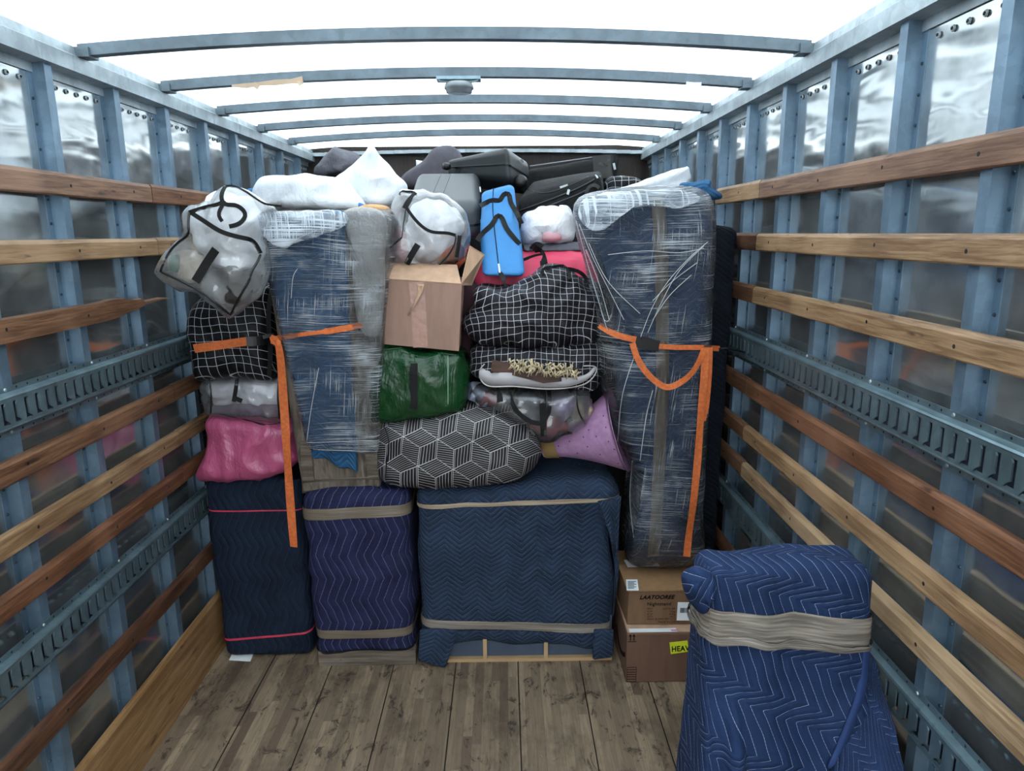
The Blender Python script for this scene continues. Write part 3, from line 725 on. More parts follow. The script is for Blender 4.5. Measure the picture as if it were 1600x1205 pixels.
# ---- cabinet A : dark quilt with red bands (floor, left)
A0 = SBox([Vector((-1.178, 2.99, .90)), Vector((-.742, 2.99, .90)), Vector((-.752, 3.0, .0)), Vector((-1.165, 3.0, .0))], depth=.42, rnd=.04, bulge=(.01, .01, .01), n=26)
t = thing('wrapped_cabinet', 'tall dark navy quilted cabinet tied with two thin red bands by the left wall', 'cabinet', (-.95, 3.2, 0))
mA = A0.mesh(); displace(mA, [(.008, (4, 4, 7), 0), (.004, (14, 14, 30), 0)]); mA.build('quilted_blanket', MAT['q_dark'], t, True)
A0.band(.66, .675, .002, .0, mA.bvh()).build('red_band', MAT['redband'], t)
A0.band(-.76, -.735, .002, .035, mA.bvh()).build('red_band', MAT['redband'], t)
bvA = mA.bvh()
# ---- cabinet B : violet quilt, two tan tapes, grey wood base
B0 = SBox([Vector((-.722, 2.92, .862)), Vector((-.252, 2.92, .862)), Vector((-.262, 2.93, .058)), Vector((-.700, 2.93, .045))], depth=.42, rnd=.045, bulge=(.008, .012, .01), n=30)
t = thing('wrapped_cabinet', 'violet navy quilted cabinet with two wide tan tapes and a bare grey wooden foot', 'cabinet', (-.48, 3.1, 0))
mB = B0.mesh(); displace(mB, [(.010, (5, 5, 9), 0), (.010, (5, 3, 9, 3), 1), (.003, (20, 20, 20), 0)]); mB.build('quilted_blanket', MAT['q_purple'], t, True)
B0.band(.70, .83, .003, .02, mB.bvh()).build('packing_tape', MAT['tape'], t, True); B0.band(-.76, -.65, .003, .0, mB.bvh()).build('packing_tape', MAT['tape'], t, True)
B0.band(-.99, -.92, .003, .0, mB.bvh()).build('black_hem', MAT['black_web'], t, True)
mb = MB().box(-.70, -.246, 2.925, 3.33, 0, .075); mb.build('wooden_foot', MAT['greywood_h'], t, bevel=.003)
# ---- chest
D0 = SBox([Vector((-.222, 2.93, .862)), Vector((.668, 2.93, .878)), Vector((.668, 2.94, .055)), Vector((-.212, 2.94, .075))], depth=.44, rnd=.05, bulge=(.006, .02, .006), n=44)
t = thing('wrapped_dresser', 'wide slate blue quilted dresser with chevron stitching and a bare chipboard underside edge', 'dresser', (.22, 3.1, 0))
mD = D0.mesh(uvo=(.03, 0)); displace(mD, [(.014, (3, 3, 4), 0), (.028, (3, 3, 2.6, 6), 0), (.012, (5, 2, 3, 2), 1), (.002, (20, 20, 20), 0)]); 
for i, v in enumerate(mD.v):   # hem of the blanket hangs in a shallow wave
    if v.z < .16 and v.y < 3.0: v.z += .03*math.exp(-((v.x-.02)/.15)**2)-.006*math.sin(v.x*12); v.y -= .01
mD.build('quilted_blanket', MAT['q_chest'], t, True)
D0.band(.80, .85, .003, .02, mD.bvh(), waves=.012).build('twisted_tape', MAT['tape_thin'], t, True)
D0.band(-.73, -.62, .003, -.03, mD.bvh(), waves=.01).build('packing_tape', MAT['tape_shiny'], t, True)
def flap(pts, th, mat, parent, name, spec=[(.006, (9, 9, 6), 0)], n=14):
    # hanging cloth sheet between four world corners
    a, b, c, d = [Vector(p) for p in pts]; sb = SBox([a, b, c, d], depth=th, rnd=th*.48, n=n); m = sb.mesh(); displace(m, spec); return m.build(name, mat, parent, True)
flap([at(655, 985, Y=2.905), at(718, 985, Y=2.905), at(695, 1046, Y=2.90), at(654, 1034, Y=2.90)], .02, MAT['q_chest'], t, 'hanging_corner')
flap([at(928, 985, Y=2.905), at(960, 985, Y=2.905), at(957, 1028, Y=2.905), at(927, 1032, Y=2.905)], .02, MAT['q_chest'], t, 'hanging_corner')
flap([at(934, 785, Y=2.893), at(972, 775, Y=2.90), at(958, 968, Y=2.90), at(968, 880, Y=2.89)], .022, MAT['q_chest'], t, 'side_fold')
mb = MB().box(-.215, .672, 2.94, 2.965, 0, .016); mb.build('bottom_edge', MAT['chip'], t)
for u in (758, 853):
    x = at(u, 1030, Y=2.94).x; MB().box(x-.009, x+.009, 2.94, 2.965, .016, .22).build('divider', MAT['chip'], t)
MB().box(-.215, .672, 2.966, 3.34, 0, .22).build('back_panel', MAT['slate'], t)
bvD = mD.bvh(); bvB = mB.bvh()

# ---- boxes on the floor
t = thing('cardboard_box', 'large brown cardboard box with yellow HEAVY sticker on the floor, below the nightstand box', 'box', (.95, 2.95, 0))
x0, x1, yf = .708, 1.155, 2.77; zb = .243
mb = MB().box(x0, x1, yf, 3.2, 0, zb); mb.build('carton', MAT['card_r'], t, bevel=.006)
mb = MB().box(x0+.004, x1-.004, yf+.006, 3.1, zb, zb+.004); mb.build('top_flap', MAT['card_l'], t)
y = yf-.0008
def fx(u, v, Y=yf): p = at(u, v, Y=Y); return p
st = fx(1046, 1004), fx(1074, 1001), fx(1076, 1018), fx(1048, 1022)
mb = MB(); mb.v = [Vector((p.x, y-.001, p.z)) for p in st] + [Vector((p.x, y+.001, p.z)) for p in st]; mb.face((3, 2, 1, 0)); mb.face((4, 5, 6, 7)); 
for k in range(4): mb.face((k, (k+1) % 4, 4+(k+1) % 4, 4+k))
sk = mb.build('heavy_sticker', MAT['yellow'], t)
p = fx(1049, 1018); text('HEAVY', .036, (p.x, y-.002, p.z), MAT['ink'], sk, ry=.06, sx=.86, bold=.0009)
# this-way-up arrows
mb = MB()
for u in (985, 990.5):
    p = fx(u, 1001); q = fx(u, 992); mb.box(p.x-.0022, p.x+.0022, y-.0006, y, p.z, q.z-.006)
    b = len(mb.v); mb.v += [Vector((q.x-.0075, y-.0006, q.z-.008)), Vector((q.x+.0075, y-.0006, q.z-.008)), Vector((q.x, y-.0006, q.z+.004))]; mb.face((b, b+1, b+2))
p = fx(981, 1003); q = fx(994, 1003); mb.box(p.x, q.x, y-.0006, y, p.z-.001, p.z+.002); mb.build('arrow_print', MAT['ink'], t)
mb = MB(); a = fx(980, 1043); b_ = fx(993.5, 1066); 
for k in range(7):
    z = a.z + (b_.z+.004-a.z)*k/6; mb.box(a.x, b_.x, y-.0006, y, z-.0012, z+.0012)
for x in (a.x, b_.x): mb.box(x-.001, x+.001, y-.0006, y, b_.z+.004, a.z)
mb.build('ladder_print', MAT['ink'], t)
mb = MB(); mb.box(.72, .93, 2.773, 2.80, zb+.004, zb+.006); mb.build('shipping_label', MAT['white_paper'], t)
MB().box(.905, .93, 2.774, 2.79, zb+.006, zb+.0065).build('pink_mark', MAT['pinkink'], t)
# curved print on its left side
mb = MB().ribbon([(x0-.001, 2.80+.25*k/8, .12-.05*math.sin(PI*k/8)) for k in range(9)], .02, (-1, 0, 0), .0008); mb.build('swoosh_print', MAT['ink'], t)
# ---- nightstand box above
t = thing('cardboard_box', 'battered nightstand carton with printed lettering, stacked on the box with the yellow sticker', 'box', (.95, 3.0, zb+.005))
yu = 2.831; z0u, z1u = zb+.0045, .412
q = [Vector((.722, yu, z1u)), Vector((1.165, yu, z1u)), Vector((1.165, yu, z0u)), Vector((.716, yu, z0u))]
bk = [Vector((.712, 3.19, z1u+.012)), Vector((1.165, 3.19, z1u+.012)), Vector((1.165, 3.19, z0u)), Vector((.712, 3.19, z0u))]
U0 = SBox(q, bk, rnd=.006, n=8); mU = U0.mesh(); displace(mU, [(.003, (9, 9, 9), 0)])
mU.build('carton', MAT['card_b'], t, True)
mb = MB(); mb.v = [Vector(p) for p in ((.716, yu-.003, z1u+.001), (1.16, yu-.003, z1u+.001), (1.16, 3.045, z1u+.012), (.708, 3.05, z1u+.016))]; k = len(mb.v); mb.v += [v+Vector((0, 0, .005)) for v in mb.v]
mb.face((0, 3, 2, 1)); mb.face((4, 5, 6, 7)); [mb.face((i, (i+1) % 4, 4+(i+1) % 4, 4+i)) for i in range(4)]; mb.build('lid_flap', MAT['card_t'], t)
mb = MB(); mb.v = [Vector(p) for p in ((.708, 3.055, z1u+.012), (1.15, 3.05, z1u+.010), (1.14, 3.17, z1u+.024), (.715, 3.19, z1u+.020))]; mb.v += [v+Vector((0, 0, .005)) for v in mb.v]
mb.face((0, 3, 2, 1)); mb.face((4, 5, 6, 7)); [mb.face((i, (i+1) % 4, 4+(i+1) % 4, 4+i)) for i in range(4)]; mb.build('lid_flap', MAT['card_b'], t)
def sheet(px, zf, parent, name, mat):   # a flat label lying on a sloping top
    P = [at(u, v, Z=zf) for u, v in px]; mb = MB(); mb.v = P + [p+Vector((0, 0, .0015)) for p in P]
    mb.face((4, 5, 6, 7)); [mb.face((i, (i+1) % 4, 4+(i+1) % 4, 4+i)) for i in range(4)]; return mb.build(name, mat, parent)
sheet([(981, 886.5), (1031, 885), (1024, 875), (975, 875.5)], z1u+.0275, t, 'shipping_label', MAT['white_paper'])
sheet([(1079, 880), (1089, 880), (1085, 875), (1074, 876)], z1u+.0275, t, 'pink_label', MAT['pinkink'])
a = sheet([(979, 923), (998, 923), (996, 906), (978, 906)], z1u+.0165, t, 'barcode_label', MAT['white_paper'])
mb = MB()
for k in range(6): mb.box(*sorted((at(981, 920-k*2.1, Z=z1u+.0165).x, at(991+(k % 2)*3, 920-k*2.1, Z=z1u+.0165).x)), at(981, 920-k*2.1, Z=z1u+.0165).y-.004, at(981, 920-k*2.1, Z=z1u+.0165).y+.003, z1u+.018, z1u+.0186)
mb.build('barcode', plain('barcode_grey', '#5f7078', .8), t)
yy = yu-.0045
def gp(u, v): return at(u, v, Y=yy)
p = gp(999, 936.5); text('LAATOOREE', .0255, (p.x, yy, p.z), MAT['ink'], t, shear=.35, bold=.0008, sx=1.02)
p = gp(1011, 946.5); text('Nightstand', .0215, (p.x, yy, p.z), MAT['ink'], t, sx=1.08, bold=.0002)
rows = [('SKU:', 'LAT-01-BR', 952.5), ('N.W:', '7.0kg', 957), ('G.W:', '8.0kg', 961), ('QTY:', '1PCS', 965)]
for a, b_, v in rows:
    p = gp(1011, v); text(a, .0115, (p.x, yy, p.z), MAT['ink_brown'], t); p = gp(1055, v); text(b_, .0115, (p.x, yy, p.z), MAT['ink_brown'], t, align='RIGHT')
p = gp(1011, 969); text('MEAS: 43.5X37.5X11.5 CM', .0115, (p.x, yy, p.z), MAT['ink_brown'], t); p = gp(1028, 973.5); text('MADE IN CHINA', .0125, (p.x, yy, p.z), MAT['ink_brown'], t)
P = [gp(1057, 969.5), gp(1088, 970), gp(1088, 941), gp(1059, 941)]; mb = MB(); mb.v = P + [p-Vector((0, .001, 0)) for p in P]; mb.face((4, 5, 6, 7)); lb = mb.build('barcode_label', MAT['white_paper'], t)
mb = MB(); x = gp(1063, 950).x; za, zc_ = gp(1063, 957.5).z, gp(1063, 950).z
for k in range(14):
    wd = R.choice((.001, .002, .003)); mb.box(x, x+wd, yy-.0018, yy-.001, za, zc_); x += wd+R.choice((.001, .002))
mb.build('barcode', MAT['ink'], lb)

# ---- paper on the floor
P = [at(u, v, Z=.001) for u, v in ((358, 1032), (391, 1034), (396, 1022), (364, 1020))]; mb = MB(); mb.v = P + [p+Vector((0, 0, .002)) for p in P]; mb.face((4, 5, 6, 7)); [mb.face((i, (i+1) % 4, 4+(i+1) % 4, 4+i)) for i in range(4)]
tag(mb.build('paper_sheet', MAT['white_paper']), 'small blank white paper lying on the floor before the dark navy cabinet', 'paper')

# ---- foreground wrapped piece
def fgwarp(P, x, y, z):
    # below the tape the blanket flares and falls in folds
    k = max(0, (.42-z)/1.42)
    fold = math.sin(P.x*19+z*2.2+.8) * .024 + math.sin(P.x*41+z*1.2)*.006
    P = P.copy(); P.y -= k*.16*(1-y)/2; P.y += (fold*(.25+k*1.2))*(1 if y < 0 else .4)
    if y < 0: P.y -= .035*max(0, min(1, k*6))*(math.exp(-((P.x-.765)/.016)**2) + .6*math.exp(-((P.x-.70)/.012)**2) + .5*math.exp(-((P.x-1.0-.25*z)/.03)**2))
    P.x += x*.015*k + .012*math.sin(z*5)*k; P.z += .006*math.sin(P.x*14)*(1 if z > .8 else 0)
    if .33 < z < .62: P.y += .008
    return P
def down(p, q, z=0.0):
    k = (p.z-z)/(p.z-q.z); return p + (q-p)*k
fTL, fTR = at(1110, 893, Y=1.62), at(1369, 891, Y=1.62)
fBL, fBR = down(fTL, at(1092, 1205, Y=1.60)), down(fTR, at(1352, 1205, Y=1.60))
F0 = SBox([fTL, fTR, fBR, fBL], [fTL+Vector((0, .15, 0)), fTR+Vector((0, .15, 0)), fBR+Vector((0, .22, 0)), fBL+Vector((0, .22, 0))], rnd=.04, bulge=(.0, .01, 0), n=60, warp=fgwarp)
t = thing('wrapped_furniture', 'royal blue quilted furniture piece in the foreground, wrapped with shiny tape near its top', 'furniture', (.85, 1.72, 0))
mF = F0.mesh(uvo=(.1, .1)); displace(mF, [(.006, (7, 7, 3), 0), (.008, (6, 4, 2, 5), 1), (.003, (22, 22, 10), 0)]); mF.build('quilted_blanket', MAT['q_front'], t, True)
bd = F0.band(.655, .80, .003, -.028, mF.bvh(), waves=.006); bd.build('packing_tape', MAT['tape_shiny'], t, True)
bd = F0.band(.628, .67, .009, -.033, mF.bvh(), waves=.02); bd.build('loose_tape_edge', MAT['tape_shiny'], t, True)
# bunched corner top left
mb = puff([(1072, 900, 1.62), (1090, 884, 1.62), (1112, 890, 1.62), (1116, 920, 1.61), (1106, 950, 1.61), (1092, 957, 1.62), (1073, 932, 1.62), (1070, 912, 1.62)], .045, .04, rings=10, n=48, spec=[(.012, (20, 12, 9), 0), (.004, (40, 30, 30), 0)], uvr=.9)
mb.build('bunched_corner', MAT['q_front'], t, True)
fl = SBox([at(1355, 1010, Y=1.70), at(1368, 1030, Y=1.70), down(at(1368, 1030, Y=1.70), at(1418, 1205, Y=1.47), .02), down(at(1355, 1010, Y=1.70), at(1310, 1205, Y=1.52), .02)], depth=.03, rnd=.014, n=26)
m = fl.mesh(uvo=(.5, .3)); displace(m, [(.014, (9, 9, 3), 0)]); m.build('hanging_flap', MAT['q_front'], t, True)
hp = [Vector((1.105, 1.565, .86)), Vector((1.08, 1.54, .72)), Vector((1.05, 1.51, .58)), Vector((1.03, 1.49, .45)), Vector((1.0, 1.47, .2))]
hp = snapline([(1352, 1010), (1346, 1080), (1326, 1140), (1300, 1203)], [mF.bvh(), m.bvh()], off=.004, Y=1.55)
MB().ribbon(hp, .024, th=.006).build('blanket_hem', plain('blue_hem', '#16305f', .8), t, True)

# ---- tall left wrapped cabinet (leaning forward)
yt, yb = 2.72, 2.95
t = thing('wrapped_tall_cabinet', 'tall grey wooden cabinet leaning in the stack, blue blanket on its front under stretch film', 'cabinet', (-.55, 3.1, .86))
qa = [at(402, 337, Y=yt), at(600, 335, Y=yt+.08), at(594, 762, Y=yb+.02), at(473, 770, Y=yb)]
T1 = SBox(qa, [p + Vector((.0, .30, .03)) for p in qa[:2]] + [p + Vector((0, .30, 0)) for p in qa[2:]], rnd=.012, n=14)
m1 = T1.mesh(); m1.build('wooden_body', MAT['greywood'], t, True)
# panel frame visible at the foot
fr = MB()
for a, b_, c, d in (((473, 770), (594, 762), (593, 744), (472, 750)), ((472, 752), (492, 750), (486, 690), (470, 690)), ((574, 745), (592, 744), (588, 680), (569, 684))):
    P = [hit(u, v, [m1.bvh()], .0) for u, v in (a, b_, c, d)]; k = len(fr.v); fr.v += P + [p-Vector((0, .010, 0)) for p in P]
    fr.face([k+4, k+5, k+6, k+7]); [fr.face((k+i, k+(i+1) % 4, k+4+(i+1) % 4, k+4+i)) for i in range(4)]
fr.build('panel_frame', MAT['greywood_h'], t, bevel=.002)
qb = [at(398, 335, Y=yt-.02), at(537, 329, Y=yt-.02), at(558, 742, Y=yb-.03), at(482, 712, Y=yb-.03)]
T1b = SBox(qb, depth=.035, rnd=.017, bulge=(0, .004, 0), n=30); mq = T1b.mesh(); displace(mq, [(.006, (7, 7, 7), 0), (.003, (25, 25, 25), 0)])
for v in mq.v:
    if v.z < 1.12: v.z += .02*math.sin(v.x*60)*.5
mq.build('blue_blanket', MAT['q_tall'], t, True)
# grey-white padding on the right part of the front
pd = puff([(538, 330, yt+.04), (598, 333, yt+.06), (602, 400, yt+.07), (594, 520, yt+.12), (564, 516, yt+.1), (550, 430, yt+.07), (545, 380, yt+.05)], .03, .04, n=60, rings=10, spec=[(.006, (10, 10, 5), 0)])
pd.build('foam_padding', tarp('grey_padding', '#a3a19d', .5, 9, .02), t, True)
qf = [at(391, 331, Y=yt-.07), at(603, 330, Y=yt-.0), at(590, 712, Y=yb-.04), at(478, 706, Y=yb-.085)]
T1f = SBox(qf, [p+Vector((.0, .36, 0)) for p in qf], rnd=.03, bulge=(0, .008, 0), n=20); mf = T1f.mesh(); displace(mf, [(.004, (6, 6, 14), 0)]); mf.build('stretch_film', MAT['film'], t, True)
# bunched film at the top front
bf = puff([(396, 337, yt-.08), (470, 330, yt-.08), (535, 330, yt-.08), (540, 352, yt-.08), (500, 368, yt-.08), (462, 380, yt-.08), (440, 388, yt-.08), (414, 372, yt-.08)], .018, .0, n=60, rings=10, spec=[(.006, (30, 10, 40), 0)])
bf.build('bunched_film', MAT['film_top'], t, True)
mb = MB(); bv1 = [mf.bvh()]
for px in ([(478, 702), (530, 704), (590, 706)], [(480, 692), (540, 690), (592, 688)], [(498, 575), (486, 640), (478, 700)], [(404, 372), (430, 384), (452, 378), (500, 358), (540, 352)], [(455, 466), (458, 430), (465, 420)]):
    MB().tube(snapline(px, bv1, off=.003), .0010, 6).build('film_strand', MAT['cord'], t, True)
bv_T1 = [mf.bvh(), mq.bvh(), m1.bvh()]

# ---- tall right wrapped piece
ytr, ybr = 2.70, 2.88
def yy_(v): return ytr + (ybr-ytr)*(v-300)/570
ol = [(905, 322), (935, 306), (1000, 300), (1060, 300), (1098, 312), (1106, 345), (1106, 400), (1102, 480), (1100, 560), (1097, 640), (1092, 720), (1088, 800), (1084, 868), (1030, 874), (984, 873), (988, 800), (992, 745), (974, 680), (966, 620), (962, 560), (957, 490), (945, 440), (926, 390), (908, 350)]
ol = [(u, v, yy_(v)+.17) for u, v in ol]
ol2 = []
for u, v, Y in ol: ol2.append((800+(u-800)*1.0, v, Y))
t = thing('wrapped_tall_furniture', 'tall navy quilted piece under clear stretch film with vertical tan tape, right of the load', 'furniture', (.83, 3.0, .55))
m2 = puff(ol2, .15, .16, n=150, rings=26, pw=8, rt=2.2, spec=[(.008, (5, 5, 4), 0), (.005, (14, 5, 4), 1), (.002, (30, 30, 20), 0)], cen=at(1015, 590, Y=yy_(590)+.17)); m2.build('quilted_blanket', MAT['q_teal'], t, True)
bv2 = [m2.bvh()]
tp = snapline([(1027, 300), (1031, 350), (1034, 430), (1035, 520), (1035, 600), (1031, 700), (1026, 800), (1021, 870)], bv2, off=.006, Y=2.8)
MB().ribbon(tp, .052, th=.001).build('packing_tape', MAT['tape'], t, True)
ol3 = [(897, 318), (925, 300), (1000, 292), (1065, 291), (1104, 303), (1112, 340), (1110, 400), (1106, 500), (1102, 600), (1098, 700), (1092, 800), (1086, 872), (982, 876), (985, 800), (990, 745), (966, 690), (953, 650), (940, 600), (933, 540), (926, 470), (914, 410), (900, 360)]
m3 = puff([(u, v, yy_(v)+.17) for u, v in ol3], .172, .18, n=150, rings=26, pw=8, rt=2.2, spec=[(.004, (6, 6, 10), 0)], cen=at(1015, 590, Y=yy_(590)+.17)); m3.build('stretch_film', MAT['film2'], t, True)
bv3 = [m3.bvh()]
topf = puff([(905, 322, yy_(320)+.01), (930, 304, yy_(320)+.01), (1000, 297, yy_(320)+.01), (1060, 298, yy_(320)+.01), (1095, 310, yy_(320)+.01), (1060, 325, yy_(320)), (1010, 322, yy_(320)), (980, 330, yy_(320)), (955, 350, yy_(320)), (930, 362, yy_(320)), (908, 345, yy_(320))], .02, .06, n=70, rings=10, spec=[(.006, (25, 10, 30), 0)])
topf.build('bunched_film', MAT['film_top'], t, True)
mb = MB()
for px in ([(1106, 378), (1075, 405), (1040, 445), (1015, 490), (990, 560), (972, 620), (965, 690)], [(1100, 384), (1060, 425), (1030, 480), (1012, 520)], [(905, 350), (925, 400), (945, 440), (975, 500)], [(900, 345), (920, 420), (938, 480), (950, 520)], [(1020, 610), (1010, 650), (1000, 720)], [(1090, 410), (1050, 440), (1020, 470)], [(920, 380), (950, 440), (1000, 490)], [(1080, 430), (1046, 462), (1020, 500)],[(915, 390), (935, 440), (952, 500)], [(950, 398), (1010, 392), (1060, 395), (1100, 388)], [(988, 720), (984, 780), (990, 840)]):
    MB().tube(snapline(px, bv3, off=.003, Y=2.72), .0012, 6).build('film_strand', MAT['cord'], t, True)
# dark blanket-wrapped piece beside it, in the shadow
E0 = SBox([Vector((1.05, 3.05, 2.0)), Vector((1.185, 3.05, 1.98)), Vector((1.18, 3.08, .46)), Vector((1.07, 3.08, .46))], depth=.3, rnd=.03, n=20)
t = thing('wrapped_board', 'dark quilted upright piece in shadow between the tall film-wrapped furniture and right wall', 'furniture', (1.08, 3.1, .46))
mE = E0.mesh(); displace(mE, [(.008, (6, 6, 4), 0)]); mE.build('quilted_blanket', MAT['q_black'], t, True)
# loose ends of blue blanket on top right
mb = puff([(1062, 290, 2.92), (1080, 284, 2.92), (1108, 282, 2.92), (1111, 292, 2.92), (1128, 305, 2.92), (1122, 314, 2.92), (1100, 316, 2.92), (1080, 306, 2.92)], .04, .06, n=50, rings=10, spec=[(.012, (14, 12, 12), 0)])
tag(mb.build('folded_blanket', MAT['q_tall'], smooth=True), 'crumpled end of blue moving blanket beside top of right wrapped furniture', 'blanket')

# ================================================================== BAGS AND LOOSE THINGS
def soft(name, label, cat, mat, ol, df, db, part=None, spec=None, uvr=0, n=110, rings=20, pw=5, rt=2.0, group=None, smooth=True, cen=None):
    """a soft thing made of one main body; returns (root, MB)"""
    m = puff(ol, df, db, n=n, rings=rings, pw=pw, rt=rt, spec=spec, uvr=uvr, smooth=smooth, cen=cen)
    if part:
        zs = min(v.z for v in m.v); c = sum(m.v, Vector())/len(m.v); t = thing(name, label, cat, (c.x, c.y, zs), group); m.build(part, mat, t, True); return t, m
    o = m.build(name, mat, smooth=True); tag(o, label, cat, group); return o, m
def Yp(px, Y): return [(u, v, Y) for u, v in px]
def strap(px, bvs, wd, t, name='strap', mat=None, off=.004, th=.002, Y=3.0, smooth=True, n=None, tw=None):
    P = snapline(px, bvs, off=off, Y=Y, smooth=smooth, n=n); mb = MB().ribbon(P, wd, th=th, tw=tw); return mb.build(name, mat or MAT['black_web'], t, False)
def piping(px, bvs, r, t, name='piping', mat=None, Y=3.0):
    return MB().tube(snapline(px, bvs, off=.002, Y=Y), r, 8).build(name, mat or MAT['black_gloss'], t, True)
def lump(name, label, cat, col, px, Y, df, db, rough=.7, spec=None, mat=None):
    m = puff(Yp(px, Y), df, db, n=64, rings=16, pw=3, spec=spec or [(.012, (12, 12, 12), 0), (.020, (16, 10, 14), 1), (.006, (40, 30, 40), 0)]); o = m.build(name, mat or plain(name+'_stuff', col, rough, bump=.004, bsc=50), smooth=True); return tag(o, label, cat), m
WS = [(.010, (6, 6, 6), 0), (.008, (7, 5, 11, 4), 1), (.003, (24, 24, 24), 0)]
WT = [(.010, (7, 7, 7), 0), (.014, (9, 5, 6, 8), 1), (.004, (22, 22, 22), 0)]

# ---- left column
t, m = soft('zip_bag', 'pink woven plastic zip bag lying on the dark navy cabinet at left', 'bag', MAT['pink'], Yp([(330, 652), (350, 645), (400, 650), (452, 656), (468, 664), (462, 690), (468, 715), (440, 734), (400, 744), (350, 745), (317, 741), (324, 720), (329, 690)], 3.02), .10, .26, 'body', WT, pw=7)
bp = [m.bvh()]; strap([(338, 647), (365, 652), (395, 659), (415, 665), (440, 660)], bp, [.002, .005, .008, .006, .004, .002, .004, .006]*9, t, 'zip_gap', MAT['dark'], n=16); 
bvP = bp
t, m = soft('zip_bag', 'small clear vinyl bag between the pink bag and the black check bag at left', 'bag', MAT['clear_dk'], Yp([(320, 592), (345, 588), (400, 586), (436, 588), (450, 596), (452, 652), (436, 655), (390, 650), (345, 648), (326, 640), (318, 610)], 3.02), .10, .24, 'vinyl_shell', [(.008, (8, 8, 8), 0), (.006, (14, 6, 18), 1)], pw=7)
bc = [m.bvh()]; piping([(327, 592), (330, 615), (329, 646)], bc, .004, t); piping([(436, 590), (434, 620), (437, 654)], bc, .004, t)
strap([(370, 592), (369, 605), (365, 628)], bc, .017, t, 'strap', smooth=False); strap([(366, 622), (378, 627)], bc, .020, t, 'strap', smooth=False)
lump('folded_cloth', 'white folded cloth inside the small clear bag at left', 'cloth', '#b9b6bd', [(330, 600), (380, 592), (430, 596), (440, 620), (430, 632), (390, 630), (340, 634), (328, 620)], 3.05, .05, .10)
lump('folded_cloth', 'mauve and dark clothes at the bottom of the small clear bag at left', 'cloth', '#5a4258', [(332, 632), (380, 628), (432, 630), (442, 648), (390, 648), (338, 645)], 3.05, .06, .10)
t, m = soft('storage_bag', 'navy black check storage bag at left with one black strap, under the big clear bag', 'bag', MAT['grid'], Yp([(302, 490), (320, 462), (360, 448), (420, 444), (432, 470), (434, 530), (432, 580), (420, 590), (360, 586), (318, 592), (312, 575), (303, 545), (300, 515)], 3.03), .12, .26, 'body', [(.010, (5, 5, 5), 0), (.008, (8, 4, 8), 1)], pw=6)
bvG = [m.bvh()]; strap([(421, 447), (417, 500), (420, 545), (418, 588)], bvG, .032, t)
# big clear bag at top left
ol = Yp([(250, 425), (275, 380), (294, 366), (296, 350), (293, 330), (300, 322), (318, 322), (335, 316), (344, 302), (354, 292), (366, 291), (386, 300), (410, 314), (428, 326), (414, 342), (408, 372), (414, 400), (418, 430), (405, 462), (382, 480), (360, 494), (340, 478), (318, 460), (285, 452), (262, 438)], 2.62)
t, m = soft('zip_bag', 'large clear vinyl bag with black piping, tilted over the left slats', 'bag', MAT['clear2'], ol, .10, .12, 'vinyl_shell', [(.006, (9, 9, 9), 0), (.010, (12, 8, 8, 3), 1)], pw=4, n=140, smooth=False, cen=at(335, 400, Y=2.62))
b1 = [m.bvh()]; PW = dict(Y=2.55)
for px in ([(296, 331), (294, 352), (295, 366), (276, 381), (262, 398), (251, 424)], [(251, 424), (285, 440), (320, 460), (345, 480), (360, 492)], [(360, 492), (372, 468), (391, 435), (392, 425), (402, 410), (407, 398)]):
    piping(px, b1, .0045, t, Y=2.55)
strap([(296, 331), (318, 345), (345, 362), (375, 371), (395, 376), (407, 396)], b1, .016, t, 'zip_tape', Y=2.55)
strap([(295, 332), (320, 324), (345, 318), (352, 310), (347, 322), (340, 335), (347, 346)], b1, .013, t, 'handle', off=.006, Y=2.55)
strap([(352, 291), (345, 305), (350, 320), (368, 320), (382, 330), (384, 338), (374, 350), (358, 354)], b1, .015, t, 'handle', off=.008, Y=2.55)
strap([(352, 291), (364, 290), (385, 300), (412, 318), (440, 322)], b1, .007, t, 'zip_tape', Y=2.56)
strap([(337, 390), (322, 412), (305, 440)], b1, .030, t, 'strap', off=.007, Y=2.5, smooth=False)
lump('bottle', 'green bottle seen inside the large clear bag at left', 'bottle', '#1f6a48', [(264, 402), (278, 398), (284, 410), (280, 424), (268, 424)], 2.62, .03, .04, .3, [(.002, (20, 20, 20), 0)])
lump('shoe_box', 'dark brown bundle inside the large clear bag at left', 'box', '#2c2624', [(320, 445), (345, 420), (385, 426), (402, 436), (394, 458), (374, 470), (345, 466), (328, 456)], 2.61, .07, .08)
lump('folded_cloth', 'cream folded cloth inside the large clear bag at left', 'cloth', '#b6a994', [(282, 400), (310, 398), (330, 420), (325, 440), (300, 440), (280, 420)], 2.65, .04, .06)
lump('round_tin', 'small pinkish tin inside the large clear bag at left', 'tin', '#8d5a4b', [(313, 438), (322, 438), (325, 446), (318, 452), (311, 448)], 2.58, .02, .02, .4, [(.001, (20, 20, 20), 0)])
lump('gift_ribbon', 'gold ribbon at the bottom of the large clear bag at left', 'ribbon', '#b79a45', [(358, 466), (368, 464), (372, 472), (364, 477), (357, 473)], 2.60, .015, .02, .35, [(.004, (20, 20, 20), 0)])
lump('folded_cloth', 'bundle in the upper part of the large clear bag at left, whitened to look lit', 'cloth', '#e4e5e8', [(306, 372), (310, 335), (350, 305), (385, 312), (402, 350), (402, 400), (390, 422), (350, 418), (325, 395)], 2.64, .065, .08)  # white contents carry the brightness of the bag's lit top

